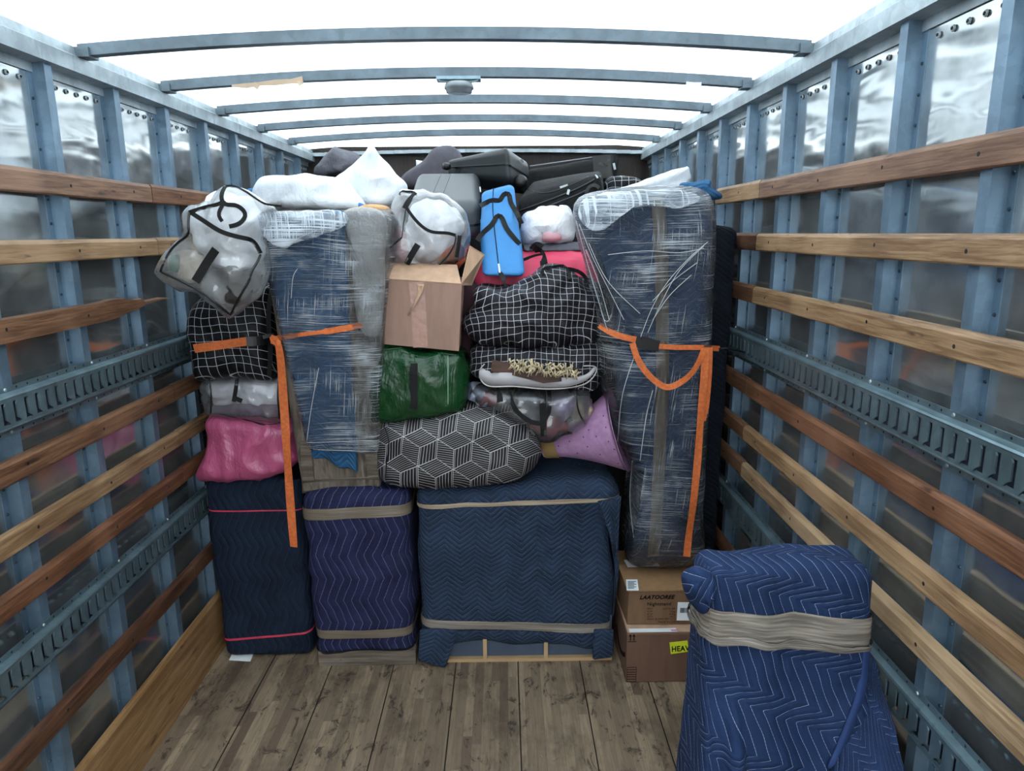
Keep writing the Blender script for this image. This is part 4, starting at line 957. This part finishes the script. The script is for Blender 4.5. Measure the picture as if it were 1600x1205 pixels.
# ---- centre column
# clear bag over open box
ol = Yp([(588, 398), (596, 370), (605, 340), (615, 318), (628, 300), (648, 297), (672, 302), (700, 310), (722, 330), (732, 352), (731, 380), (720, 405), (700, 415), (650, 418), (602, 420)], 3.12)
t, m = soft('zip_bag', 'clear vinyl bag with black trim sitting behind the open cardboard box', 'bag', MAT['clear2'], ol, .13, .2, 'vinyl_shell', [(.006, (9, 9, 9), 0), (.013, (12, 8, 8, 3), 1)], pw=4, smooth=False, cen=at(660, 375, Y=3.12))
b2 = [m.bvh()]
strap([(632, 320), (650, 345), (672, 362), (700, 364), (712, 368)], b2, .013, t, 'zip_tape', Y=3.0)
strap([(650, 302), (638, 315), (632, 326)], b2, .022, t, 'handle', off=.006); strap([(625, 304), (628, 296), (634, 302), (645, 298), (650, 304)], b2, .012, t, 'handle', off=.006)
piping([(712, 368), (712, 378), (700, 400), (684, 416)], b2, .004, t); piping([(628, 371), (605, 390), (587, 398)], b2, .004, t); piping([(587, 398), (592, 410), (600, 420)], b2, .004, t); piping([(634, 326), (631, 345), (628, 371)], b2, .002, t)
strap([(653, 382), (645, 395), (635, 413)], b2, .026, t, 'strap', off=.006, smooth=False); strap([(718, 368), (716, 385), (713, 402)], b2, .018, t, 'strap', off=.006)
lump('folded_cloth', 'red and white cloth inside the clear bag behind the open box', 'cloth', '#a06a70', [(605, 370), (630, 362), (640, 390), (630, 412), (610, 410)], 3.12, .05, .08)
lump('folded_cloth', 'orange cloth at lower right inside the clear bag behind the open box', 'cloth', '#b0512c', [(690, 392), (712, 385), (722, 398), (712, 412), (690, 414)], 3.12, .05, .08)
lump('folded_cloth', 'bundle in the middle of the clear bag behind the open box, whitened to look lit', 'cloth', '#dcdce0', [(640, 345), (660, 318), (700, 322), (718, 345), (712, 375), (690, 400), (650, 406), (636, 385)], 3.14, .09, .10)  # pale contents stand in for light falling on this bag's upper part
# open cardboard box
O0 = [at(589, 436, Y=2.90), at(722, 445, Y=2.90), at(717, 549, Y=2.90), at(588, 537, Y=2.90)]
t = thing('cardboard_box', 'open pinkish cardboard box with torn tape strip, on top of the green bag', 'box', (-.2, 3.05, 1.5))
mb = MB(); D = Vector((.0, .33, .01)); mb.v = O0 + [p+D for p in O0] + [p+Vector((.004, .004, 0)) for p in O0]
mb.face((3, 2, 1, 0)); mb.face((0, 4, 7, 3)); mb.face((1, 2, 6, 5)); mb.face((2, 3, 7, 6)); mb.face((4, 5, 6, 7))
mbx = mb; mb.build('carton', MAT['card'], t, bevel=.002)
def plate(P, th, mat, parent, name):
    P = [Vector(p) for p in P]; nn = (P[1]-P[0]).cross(P[3]-P[0]).normalized()*th; mb = MB(); mb.v = P + [p+nn for p in P]
    mb.face((3, 2, 1, 0)); mb.face((4, 5, 6, 7)); [mb.face((i, (i+1) % 4, 4+(i+1) % 4, 4+i)) for i in range(4)]; return mb.build(name, mat, parent)
plate([O0[0]+Vector((.003, 0, .001)), O0[1]+Vector((-.004, 0, .001)), at(714, 415, Y=3.03), at(600, 411, Y=3.03)], .004, MAT['card_l'], t, 'top_flap')
plate([at(721, 446, Y=2.91), at(735, 384, Y=2.98), at(758, 398, Y=3.02), at(737, 446, Y=3.05)], .004, MAT['card_l'], t, 'side_flap')
plate([O0[0]+Vector((0, .004, 0)), O0[0]+Vector((.0, .3, .0)), at(585, 437, Y=3.15), at(585, 438, Y=2.93)], .004, MAT['card'], t, 'side_flap')
bo = [mbx.bvh()]; tpm = N('clear_carton_tape'); 
q_ = tpm.bsdf(C('#a27a6a'), .25, 0, tpm.bump(tpm.noise(tpm.obj(), 30, 3), .002), .6); MAT['ctape'] = tpm.end(q_)
MB().ribbon([hit(u, v, bo, .0015) for u, v in ((650, 441), (652, 460), (655, 500), (657, 543))], .062, th=.0006).build('carton_tape', MAT['ctape'], t)
mb = MB().ribbon([hit(657, 444, bo, .003), hit(656, 456, bo, .014), hit(648, 475, bo, .02), hit(637, 493, bo, .006)], [.03, .022, .010, .004], th=.001, tw=[0, .3, .5, .3]); mb.build('torn_strip', MAT['card_l'], t, True)
# green bag
ol = Yp([(588, 540), (600, 536), (640, 538), (690, 545), (722, 548), (729, 560), (730, 600), (722, 635), (700, 642), (650, 650), (588, 654), (580, 640), (578, 600), (577, 565)], 3.0)
t, m = soft('zip_bag', 'dark green glossy zip bag with one black strap, under the open cardboard box', 'bag', MAT['green'], ol, .12, .24, 'body', WT, pw=6)
b3 = [m.bvh()]; strap([(646, 568), (646, 600), (646, 640)], b3, .034, t, 'strap')
piping([(589, 545), (588, 590), (590, 648)], b3, .0025, t, 'seam', MAT['green']); piping([(589, 549), (640, 543), (690, 552), (722, 556)], b3, .003, t, 'seam', MAT['green']); piping([(700, 556), (700, 590), (700, 632)], b3, .0018, t, 'seam', plain('pale_green', '#7fa586', .5))
# cube print bag
ol = Yp([(596, 660), (606, 648), (630, 650), (680, 642), (720, 632), (745, 630), (790, 640), (815, 655), (838, 678), (845, 700), (838, 722), (820, 740), (790, 752), (720, 757), (640, 756), (604, 750), (592, 735), (590, 700), (588, 680)], 3.0)
t, m = soft('storage_bag', 'black storage bag with white striped cube print, lying on the slate blue dresser', 'bag', MAT['cubes'], ol, .13, .28, 'body', [(.010, (5, 5, 5), 0), (.006, (9, 4, 8), 1)], pw=5, rings=24)
b4 = [m.bvh()]; piping([(596, 656), (608, 690), (604, 720), (602, 748)], b4, .003, t, 'seam', MAT['cubes'])
MB().tube([hit(u, v, b4, .004) for u, v in ((604, 651), (606, 657))], .006).build('zip_pull', MAT['white_paper'], t); MB().tube([hit(u, v, b4, .004) for u, v in ((828, 672), (835, 680))], .006).build('zip_pull', MAT['white_paper'], t)
# lilac foam cone
P0, P1 = at(848, 700, Y=3.10), at(968, 672, Y=3.02)
t = thing('foam_roll', 'flared lilac foam roll with small holes, taped at its narrow end, on the dresser', 'foam mat', (.5, 3.1, .88))
prof = [(i/20, .045+.145*(i/20)**1.5) for i in range(21)] + [(.99-.0*i, .19) for i in range(1)] + [(1-i/20, .035+.145*(1-i/20)**1.5) for i in range(21)]
m = MB().lathe(P0, P1, prof, 56); bf_ = [m.bvh()]
for u, v in ((905, 725), (918, 698), (938, 710), (951, 690), (966, 724), (930, 735), (880, 719), (890, 690), (947, 668), (960, 702), (943, 650), (920, 672), (902, 708), (955, 735), (873, 697), (912, 683), (975, 712), (932, 682)):
    h = hit(u, v, bf_, .0); d = (CAM-h).normalized(); m.disc(h, .0035, d, 8, 1, .0006)
m.build('foam_sheet', [MAT['foam'], MAT['dark']], t, True)
P2 = P0.lerp(P1, .02); P3 = P0.lerp(P1, .20); MB().lathe(P2, P3, [(0, .051), (.3, .055), (.7, .060), (1, .066)], 40).build('tape_wrap', tape_mat('bronze_tape', '#7d6644', '#a98c5e', .25), t, True)
# clear bag under the open check bag
ol = Yp([(736, 612), (752, 604), (800, 604), (870, 606), (915, 605), (922, 630), (924, 655), (905, 668), (870, 680), (845, 683), (815, 660), (780, 640), (745, 628)], 3.02)
t, m = soft('zip_bag', 'clear vinyl bag with dark straps under the open check bag, beside the lilac foam', 'bag', MAT['clear_dk'], ol, .12, .2, 'vinyl_shell', [(.010, (9, 9, 9), 0), (.012, (12, 8, 10, 3), 1)], pw=5)
b5 = [m.bvh()]; strap([(848, 608), (848, 640), (850, 682)], b5, .028, t); strap([(775, 608), (782, 622), (778, 643)], b5, .026, t); strap([(795, 612), (805, 640), (830, 660), (848, 662)], b5, .020, t, 'handle'); strap([(858, 612), (858, 645), (845, 662)], b5, .018, t, 'handle'); piping([(901, 612), (903, 640), (916, 667)], b5, .004, t)
for nm, lb, col, px in (('folded_cloth', 'white and mauve cloth at the right inside the lower clear bag', '#8f83a0', [(862, 622), (885, 615), (898, 630), (890, 650), (868, 645)]), ('folded_cloth', 'cream cloth at right end of the lower clear bag', '#9c8c78', [(900, 632), (918, 625), (920, 645), (908, 655), (898, 648)]), ('folded_cloth', 'dark grey cloth in the middle of the lower clear bag', '#39404c', [(808, 615), (840, 612), (845, 640), (838, 658), (815, 648)]), ('folded_cloth', 'crimson cloth at the bottom of the lower clear bag', '#7c2236', [(825, 660), (860, 662), (885, 660), (870, 676), (842, 678)]), ('folded_cloth', 'red packet at the left inside the lower clear bag', '#6e2430', [(752, 615), (770, 612), (778, 625), (765, 632), (750, 624)]), ('folded_cloth', 'pale plastic wrapping at left end of the lower clear bag', '#8e93a6', [(738, 600), (752, 608), (762, 625), (750, 630), (738, 618)])):
    lump(nm, lb, 'cloth', col, px, 3.02, .06, .08)
# open check bag with lining and cream cords
ol = Yp([(738, 545), (760, 536), (810, 538), (870, 536), (925, 530), (946, 545), (944, 570), (936, 590), (925, 606), (880, 600), (820, 598), (770, 598), (750, 588), (735, 575)], 3.02)
t, m = soft('storage_bag', 'unzipped black check bag showing white lining, brown frame and cream cords', 'bag', MAT['grid2'], ol, .12, .24, 'body', [(.008, (6, 6, 6), 0), (.008, (12, 8, 14), 1)], pw=5)
b6 = [m.bvh()]
mo = puff(Yp([(758, 568), (790, 564), (840, 564), (880, 570), (920, 572), (922, 588), (900, 598), (850, 602), (800, 600), (760, 596), (750, 585)], 2.93), .015, .03, n=60, rings=8); mo.build('opening', plain('bag_inside', '#1c1416', .9), t, True)
bm = [mo.bvh()]+b6
ml = puff(Yp([(749, 578), (760, 572), (778, 590), (800, 585), (850, 590), (890, 596), (920, 591), (926, 572), (934, 571), (932, 590), (920, 600), (885, 608), (850, 607), (800, 604), (765, 605), (752, 598)], 2.90), .008, .008, n=90, rings=4, pw=2, cen=at(838, 598, Y=2.90)); 
P = snapline([(752, 576), (757, 588), (775, 593), (800, 593), (850, 597), (890, 597), (918, 589), (931, 573)], bm, off=.016, Y=2.88, n=40)
wds = [.012, .03, .05, .058, .060] + [.060 - .0006*i for i in range(20)] + [.048 - .0026*i for i in range(15)]
MB().ribbon(P, wds[:40], th=.003).build('lining', MAT['lining'], t, True)
MB().tube(snapline([(757, 569), (749, 578), (751, 594), (764, 604), (805, 604), (850, 608), (890, 606), (920, 597), (934, 574), (912, 572)], bm, off=.02, Y=2.87), .0028, 8).build('rim', plain('rim_white', '#b5b1ae', .7), t, True)
pf = [hit(768, 572, bm, .01), hit(800, 577, bm, .012), hit(850, 590, bm, .012), hit(905, 584, bm, .01)]
MB().ribbon(pf, .05, th=.012).build('wooden_frame', MAT['brownwood'], t)
RR = random.Random(5); mb = MB()
tt = thing('cord_fringe', 'tangle of short cream cords lying in the unzipped check bag', 'cord', hit(845, 580, bm, .02))
for k in range(130):
    u = RR.uniform(797, 902); f_ = (u-797)/105; v = 570+9*f_+RR.uniform(-6, 10); a = RR.uniform(.3, 2.6); L_ = RR.uniform(3, 7); 
    c0 = hit(u, v, bm, .012+RR.uniform(0, .02)); dx = math.cos(a)*L_*.0028; dz = math.sin(a)*L_*.0028
    mb.tube([c0-Vector((dx, .002, dz)), c0+Vector((0, -.006, .002)), c0+Vector((dx, .003, dz))], [.0030, .0026, .0032], 6)
o = mb.build('cords', MAT['twine'], tt, True); o['kind'] = 'stuff'
# big charcoal check bag
ol = Yp([(747, 452), (780, 454), (812, 450), (838, 430), (860, 418), (885, 424), (905, 435), (935, 446), (944, 460), (938, 500), (928, 525), (905, 532), (870, 536), (830, 540), (790, 538), (750, 530), (730, 520), (728, 505), (742, 482), (742, 462)], 3.02)
t, m = soft('storage_bag', 'charcoal check storage bag with black handles, crumpled, above the unzipped check bag', 'bag', MAT['grid2'], ol, .14, .24, 'body', [(.012, (5, 5, 5), 0), (.020, (7, 4, 10, 2), 1), (.004, (20, 20, 20), 0)], pw=5, cen=at(845, 490, Y=3.02))
b7 = [m.bvh()]; strap([(848, 428), (850, 419), (865, 420), (882, 416), (890, 436)], b7, .022, t, 'handle', off=.008, Y=2.98); strap([(885, 420), (905, 424), (917, 436), (920, 446)], b7, .016, t, 'handle', off=.012, Y=2.98)
MB().tube([hit(937, 448, b7, .01), hit(944, 452, b7, .02)], .006).build('black_toggle', MAT['black_gloss'], t)
# dark clutter between box and check bags
t, m = soft('dark_garment', 'black and crimson clothes squeezed between the open box and the check bags', 'clothes', plain('crimson_dark', '#2b0f18', .9), Yp([(722, 440), (745, 446), (742, 500), (738, 545), (735, 580), (722, 560), (716, 500)], 3.12), .05, .2)
# blue bag
F4 = [at(752, 296, Y=3.40), at(804, 286, Y=3.40), at(820, 440, Y=3.10), at(752, 430, Y=3.10)]
BB = SBox([at(752, 300, Y=3.38), at(802, 288, Y=3.38), at(820, 432, Y=3.05), at(752, 432, Y=3.05)], depth=.24, rnd=.028, bulge=(.004, .008, .004), n=20)
t = thing('duffel_bag', 'bright blue long bag with dark straps standing upright in the middle of the load', 'bag', (.13, 3.3, 1.72))
m = BB.mesh(); displace(m, [(.006, (6, 6, 6), 0)]); m.build('body', MAT['blue'], t, True); b8 = [m.bvh()]
piping([(771, 294), (770, 330), (775, 380), (781, 432)], b8, .0022, t, 'zip', MAT['nylon'], Y=3.2)
strap([(780, 424), (786, 434), (790, 450)], b8, [.012, .018, .022, .020, .016, .010, .006, .004], t, 'zip_gap', MAT['dark'], n=8)
MB().ribbon(snapline([(779, 412), (781, 426)], b8, off=.006), .008, th=.003).build('zip_pull', MAT['zip'], t)
strap([(750, 322), (770, 312), (782, 316), (784, 306), (792, 300), (798, 306), (796, 314), (806, 330), (815, 350)], b8, .022, t, 'handle', off=.010, Y=3.2)
strap([(746, 376), (752, 366), (770, 350), (776, 336), (784, 338), (790, 355), (800, 368), (812, 382)], b8, .022, t, 'handle', off=.012, Y=3.15)
# red duffel
R0 = SBox([at(742, 396, Y=3.26), at(932, 392, Y=3.26), at(938, 470, Y=3.22), at(745, 462, Y=3.22)], depth=.34, rnd=.05, bulge=(.01, .012, .01), n=24)
t = thing('duffel_bag', 'raspberry red duffel bag behind the charcoal check bag', 'bag', (.3, 3.4, 1.6)); m = R0.mesh(); displace(m, [(.006, (8, 8, 8), 0), (.006, (12, 6, 8), 1)]); m.build('body', MAT['redduf'], t, True); b9 = [m.bvh()]
strap([(835, 386), (845, 394), (850, 410), (851, 428)], b9, .034, t, off=.006, Y=3.2); strap([(818, 406), (835, 400), (848, 398)], b9, .014, t, off=.004, Y=3.2); strap([(848, 386), (838, 380), (828, 392)], b9, .020, t, 'handle', off=.014, Y=3.2)
# grey cushion pad on the duffel
G0 = SBox([at(818, 381, Y=3.32), at(926, 379, Y=3.32), at(926, 392, Y=3.28), at(818, 393, Y=3.28)], depth=.3, rnd=.018, n=14); m = G0.mesh(); displace(m, [(.003, (9, 9, 9), 0)])
tag(m.build('seat_pad', MAT['greycloth'], smooth=True), 'flat dark grey pad lying on the raspberry red duffel', 'cushion')
# white plastic bag with red content
t, m = soft('plastic_bag', 'knotted white plastic bag with something red showing, on the flat grey pad', 'bag', MAT['whitebag'], Yp([(816, 342), (830, 330), (850, 324), (875, 326), (878, 321), (886, 324), (894, 340), (896, 362), (890, 376), (860, 381), (830, 382), (818, 376)], 3.40), .12, .12, 'film_bag', [(.010, (8, 8, 8), 0), (.012, (14, 8, 10), 1)], pw=3)
puff(Yp([(846, 362), (860, 355), (876, 360), (878, 374), (862, 379), (846, 376)], 3.32), .05, .02, n=40, rings=8).build('red_content', plain('pink_through_bag', '#d9a3ab', .5), t, True)
# ---- top row
t, m = soft('pillow', 'large white pillow in a bag lying left of the peaked pillow', 'pillow', MAT['pillow'], Yp([(398, 305), (414, 282), (450, 275), (510, 277), (540, 284), (556, 305), (566, 326), (540, 330), (470, 328), (410, 330)], 3.2), .16, .3, None, WS)
t, m = soft('pillow', 'white pillow standing with one corner peaked up to the roof', 'pillow', MAT['pillow'], Yp([(520, 284), (545, 270), (566, 252), (578, 232), (584, 232), (600, 252), (616, 275), (632, 290), (626, 310), (605, 325), (575, 322), (548, 314), (530, 300)], 3.36), .09, .14, None, [(.008, (7, 7, 7), 0), (.012, (9, 5, 12), 1)], cen=at(580, 290, Y=3.36))
t, m = soft('sponge_roll', 'tan spongy roll peeking out under the peaked white pillow', 'sponge', MAT['tan'], Yp([(560, 324), (580, 319), (606, 323), (606, 336), (580, 340), (556, 334)], 3.15), .06, .1)
t, m = soft('blue_cloth', 'small blue cloth end between the two white pillows', 'cloth', MAT['babyblue'], Yp([(554, 316), (566, 318), (570, 324), (558, 328), (552, 322)], 3.14), .02, .05)
t, m = soft('blue_cloth', 'blue cloth corner at left edge of the large white pillow', 'cloth', MAT['babyblue'], Yp([(388, 296), (400, 295), (412, 302), (408, 312), (396, 308)], 3.14), .03, .05)
t, m = soft('duvet', 'grey creased duvet roll far back beside the left wall', 'duvet', MAT['greycloth'], Yp([(506, 262), (512, 246), (526, 239), (545, 243), (560, 250), (566, 262), (545, 276), (515, 280), (503, 274)], 4.5), .2, .25, None, [(.02, (6, 6, 6), 0), (.02, (10, 4, 7), 1)])
t, m = soft('lounge_cushion', 'rounded grey plush cushion leaning behind the grey hard case', 'cushion', MAT['greyplush'], Yp([(625, 290), (632, 272), (660, 252), (676, 234), (692, 228), (710, 230), (724, 248), (722, 275), (700, 290), (660, 298)], 4.25), .08, .14, None, [(.008, (4, 4, 4), 0)])
t, m = soft('pillow', 'tiny white pillow corner left of the grey plush cushion', 'pillow', MAT['pillow'], Yp([(650, 250), (662, 252), (676, 256), (682, 300), (652, 300)], 4.5), .04, .1, None, smooth=False)
t, m = soft('pillow', 'white pillow with pointed corner beside the top of the right wrapped furniture', 'pillow', MAT['pillow'], Yp([(970, 296), (1000, 286), (1040, 272), (1068, 264), (1074, 264), (1074, 292), (1060, 304), (1000, 306)], 3.35), .08, .2, None, WS)
# grey hard case
K = SBox([at(636, 320, Y=3.42), at(750, 317, Y=3.42), at(753, 376, Y=3.44), at(628, 376, Y=3.44)], [at(651, 268, Y=3.85)+Vector((0, 0, .0)), at(750, 267, Y=3.85), at(750, 267, Y=3.85)+Vector((.0, .02, -.22)), at(651, 268, Y=3.85)+Vector((0, .02, -.22))], rnd=.045, n=16)
t = thing('hard_case', 'grey hard-shell case with smooth sloping lid, behind the clear bag', 'suitcase', (-.14, 3.6, 1.85)); m = K.mesh(); m.build('shell', MAT['case_g'], t, True); bk_ = [m.bvh()]
K.band(-.25, -.12, .002, 0, bk_[0]).build('seam_strip', MAT['black_gloss'], t, True)
for u in (671, 690): MB().tube(snapline([(u+ (18 if u == 671 else 14), 268+4), (u-(2 if u == 671 else 4), 318)], bk_, off=-.0005), .003, 6).build('lid_groove', MAT['case_g'], t, True)
MB().ribbon(snapline([(752, 345), (751, 356)], bk_, off=.004, Y=3.4), .012, th=.004).build('latch', MAT['zip'], t); MB().ribbon(snapline([(749, 292), (750, 300)], bk_, off=.004, Y=3.7), .012, th=.004).build('latch', MAT['zip'], t)
# black hard suitcase
kTL, kTR, kBR, kBL = at(698, 249, Y=4.0), at(792, 228, Y=3.68), at(797, 287, Y=3.68), at(698, 276, Y=4.0)
kd = at(827, 252, Y=3.98) - kTR; K2 = SBox([kTL, kTR, kBR, kBL], [kTL+kd, kTR+kd, kBR+kd, kBL+kd], rnd=.03, n=18)
t = thing('hard_suitcase', 'black hard-shell suitcase lying tilted on top of the load under the roof', 'suitcase', (.1, 4.0, 2.15)); m = K2.mesh(); m.build('shell', MAT['case'], t, True); bk2 = [m.bvh()]
K2.band(-.02, .10, .003, 0, bk2[0]).build('seam_strip', MAT['black_gloss'], t, True); K2.band(.035, .06, .009, 0, bk2[0]).build('zip_strip', MAT['case'], t, True)
w_ = at(697, 260, Y=3.93); MB().lathe(w_+Vector((-.012, -.01, 0)), w_+Vector((.016, .01, 0)), [(0, .001), (0, .017), (.5, .020), (1, .017), (1, .001)], 24).build('wheel', MAT['black_gloss'], t, True)
w_ = at(812, 284, Y=3.76); mb = MB().lathe(w_+Vector((0, -.03, 0)), w_+Vector((0.01, .03, 0)), [(0, .001), (0, .028), (.2, .034), (.8, .034), (1, .026)], 24); mb.build('wheel', MAT['black_gloss'], t, True)
MB().ribbon([at(814, 249, Y=3.84), at(818, 254, Y=3.85)], .010, th=.002).build('badge', MAT['zip'], t)
# black soft suitcases
K3 = SBox([at(824, 264, Y=4.1), at(968, 242, Y=3.95), at(966, 285, Y=3.95), at(822, 300, Y=4.1)], depth=.5, rnd=.03, bulge=(0, .02, 0), n=20)
t = thing('soft_suitcase', 'upper black soft suitcase with top handle, far back right', 'suitcase', (.5, 4.2, 2.0)); m = K3.mesh(); displace(m, [(.008, (6, 6, 6), 0)]); m.build('body', MAT['nylon'], t, True); b10 = [m.bvh()]
MB().tube(snapline([(828, 260), (870, 254), (925, 246)], b10, off=.003, Y=4.0), .004, 6).build('zip', plain('grey_zip', '#777a80', .5), t, True)
MB().ribbon(snapline([(927, 262), (966, 258)], b10, off=.004, Y=3.95), .12, th=.004).build('handle_panel', MAT['black_gloss'], t)
strap([(934, 248), (937, 256), (945, 259), (951, 254), (952, 247)], b10, .014, t, 'handle', MAT['black_gloss'], off=.016, Y=3.92)
MB().ribbon(snapline([(959, 255), (961, 265)], b10, off=.012, Y=3.9), .012, th=.004).build('zip_pull', MAT['zip'], t)
K4 = SBox([at(806, 312, Y=3.62), at(938, 272, Y=3.52), at(945, 310, Y=3.52), at(812, 372, Y=3.60)], [at(830, 284, Y=3.95), at(940, 266, Y=3.85), at(945, 300, Y=3.9), at(830, 330, Y=3.95)], rnd=.03, bulge=(0, .01, .02), n=20)
t = thing('soft_suitcase', 'lower black soft suitcase with zipped front pocket, above the white plastic bag', 'suitcase', (.4, 3.7, 1.9)); m = K4.mesh(); displace(m, [(.006, (6, 6, 6), 0)]); m.build('body', MAT['nylon'], t, True); b11 = [m.bvh()]
piping([(824, 296), (850, 302), (885, 292), (920, 276)], b11, .003, t, 'pocket_piping', MAT['black_gloss'], Y=3.7); piping([(812, 330), (860, 312), (900, 296), (938, 276)], b11, .005, t, 'edge_piping', MAT['black_gloss'], Y=3.6); piping([(815, 340), (862, 320), (902, 304), (940, 284)], b11, .003, t, 'edge_piping', plain('dim_zip', '#3d4046', .5), Y=3.6)
MB().ribbon(snapline([(875, 293), (887, 289)], b11, off=.006, Y=3.6), .010, th=.004).build('zip_pull', MAT['zip'], t); MB().ribbon(snapline([(889, 296), (887, 304)], b11, off=.012, Y=3.55), .012, th=.004).build('zip_pull', MAT['zip'], t); MB().ribbon(snapline([(931, 273), (934, 278)], b11, off=.012, Y=3.55), .008, th=.004).build('zip_pull', MAT['zip'], t)
strap([(916, 302), (920, 292), (932, 288), (936, 294)], b11, .016, t, 'handle', MAT['black_gloss'], off=.014, Y=3.5)
t, m = soft('storage_bag', 'dark check bag far back, peeking out right of the black suitcases', 'bag', MAT['grid'], Yp([(940, 298), (950, 280), (975, 278), (1000, 284), (1002, 300), (985, 312), (950, 314)], 3.8), .1, .2, None, WS)

# ---- added filler boxes behind the visible row, coloured dark as shade (carry the top things)
for (x0, x1, y0, y1, z1, lb) in ((-1.1, -.42, 3.46, 4.1, 1.98, 'added filler box behind the left bags, coloured dark as shadow, under the pillows'), (-.38, .2, 3.62, 4.38, 1.86, 'added filler box behind the centre, coloured dark as shadow, under the hard cases'), (.24, 1.1, 3.72, 4.5, 1.80, 'added filler box at right, coloured dark as shadow, under the black soft suitcases'), (-1.1, .2, 4.4, 5.3, 2.24, 'added filler box near the front wall, coloured dark as shadow, below the grey duvet')):
    tag(MB().box(x0, x1, y0, y1, 0, z1).build('filler_box', MAT['shade_fill'], bevel=.01), lb, 'box')

# ---- orange straps
allb = bvG + bv_T1 + bo + b7
t = thing('tie_strap', 'orange tie strap with black buckle across the left part of the load', 'strap', at(430, 530, Y=2.85))
strap([(303, 545), (340, 540), (388, 533)], bvG, .036, t, 'webbing', MAT['orange'], off=.010, Y=2.9, smooth=False)
strap([(385, 534), (405, 533), (422, 531)], bvG, .040, t, 'buckle', MAT['black_gloss'], off=.014, th=.012, Y=2.86, smooth=False); strap([(412, 527), (428, 523)], bvG, .014, t, 'buckle_lever', MAT['zip'], off=.030, Y=2.84, th=.006)
P = [hit(u, v, bv_T1, .006, 2.8) for u, v in ((438, 528), (470, 523), (510, 518), (545, 512))] + [at(588, 503, Y=2.84)]
P = [at(422, 531, Y=P[0].y)] + P
MB().ribbon(resample(P, 30, False), [.022]*8+[.016]*8+[.024]*14, th=.002).build('webbing', MAT['orange'], t)
P = [at(423, 527, Y=2.77), at(432, 532, Y=2.765), at(438, 560, Y=2.77), at(444, 640, Y=2.80), at(449, 720, Y=2.83), at(454, 790, Y=2.86), at(459, 855, Y=2.88)]
MB().ribbon(resample(P, 40, False), [.022+.012*min(1, i/4) for i in range(40)], th=.002, tw=[0.25*math.sin(i*.35) for i in range(40)]).build('hanging_tail', MAT['orange'], t)
MB().ribbon([at(424, 533, Y=2.77), at(432, 538, Y=2.76), at(437, 532, Y=2.765)], .018, th=.004).build('strap_knot', MAT['orange'], t)
MB().tube([Vector((-1.195, 2.93, 1.49)), at(300, 540, Y=2.93), at(304, 545, Y=2.92)], .003).build('hook_cord', MAT['black_gloss'], t, True)
t = thing('tie_strap', 'orange tie strap with black buckle and hanging loop across the right wrapped furniture', 'strap', at(1010, 540, Y=2.7))
bq = bv3
strap([(936, 508), (955, 520), (975, 527), (995, 531)], bq, .024, t, 'webbing', MAT['orange'], off=.008, Y=2.78)
strap([(993, 534), (1010, 538), (1030, 541)], bq, .044, t, 'buckle', MAT['black_gloss'], off=.014, th=.014, Y=2.7, smooth=False); strap([(1003, 529), (1018, 532)], bq, .016, t, 'buckle_lever', MAT['black_gloss'], off=.03, th=.01, Y=2.7)
strap([(1028, 541), (1060, 543), (1100, 543)], bq, .020, t, 'webbing', MAT['orange'], off=.010, Y=2.78)
MB().ribbon([hit(1098, 543, bq, .01, 2.8), at(1112, 544, Y=2.86), at(1124, 545, Y=2.88)], .022, th=.002).build('webbing', MAT['orange'], t)
P = [at(988, 536, Y=2.70), at(996, 560, Y=2.695), at(1010, 582, Y=2.69), at(1030, 600, Y=2.69), at(1046, 605, Y=2.695), at(1066, 596, Y=2.70), at(1082, 582, Y=2.72), at(1094, 562, Y=2.74), at(1100, 546, Y=2.76)]
MB().ribbon(resample(P, 44, False), .024, th=.002, tw=[.3*math.sin(i*.22) for i in range(44)]).build('loose_loop', MAT['orange'], t)
P = [at(1102, 543, Y=2.76), at(1101, 580, Y=2.76), at(1096, 640, Y=2.77), at(1090, 720, Y=2.78), at(1083, 790, Y=2.79), at(1076, 840, Y=2.80), at(1073, 870, Y=2.80)]
MB().ribbon(resample(P, 40, False), .030, th=.002, tw=[.25*math.sin(i*.35) for i in range(40)]).build('hanging_tail', MAT['orange'], t)
P = [at(1109, 543, Y=2.775), at(1108, 580, Y=2.775), at(1105, 620, Y=2.78), at(1101, 658, Y=2.785)]
MB().ribbon(resample(P, 20, False), [.024]*16+[.02, .016, .012, .008], th=.002).build('hanging_tail', MAT['orange'], t)
MB().tube([Vector((1.195, 2.9, 1.47)), at(1135, 544, Y=2.88), at(1122, 545, Y=2.88)], .003).build('hook_cord', MAT['black_gloss'], t, True)
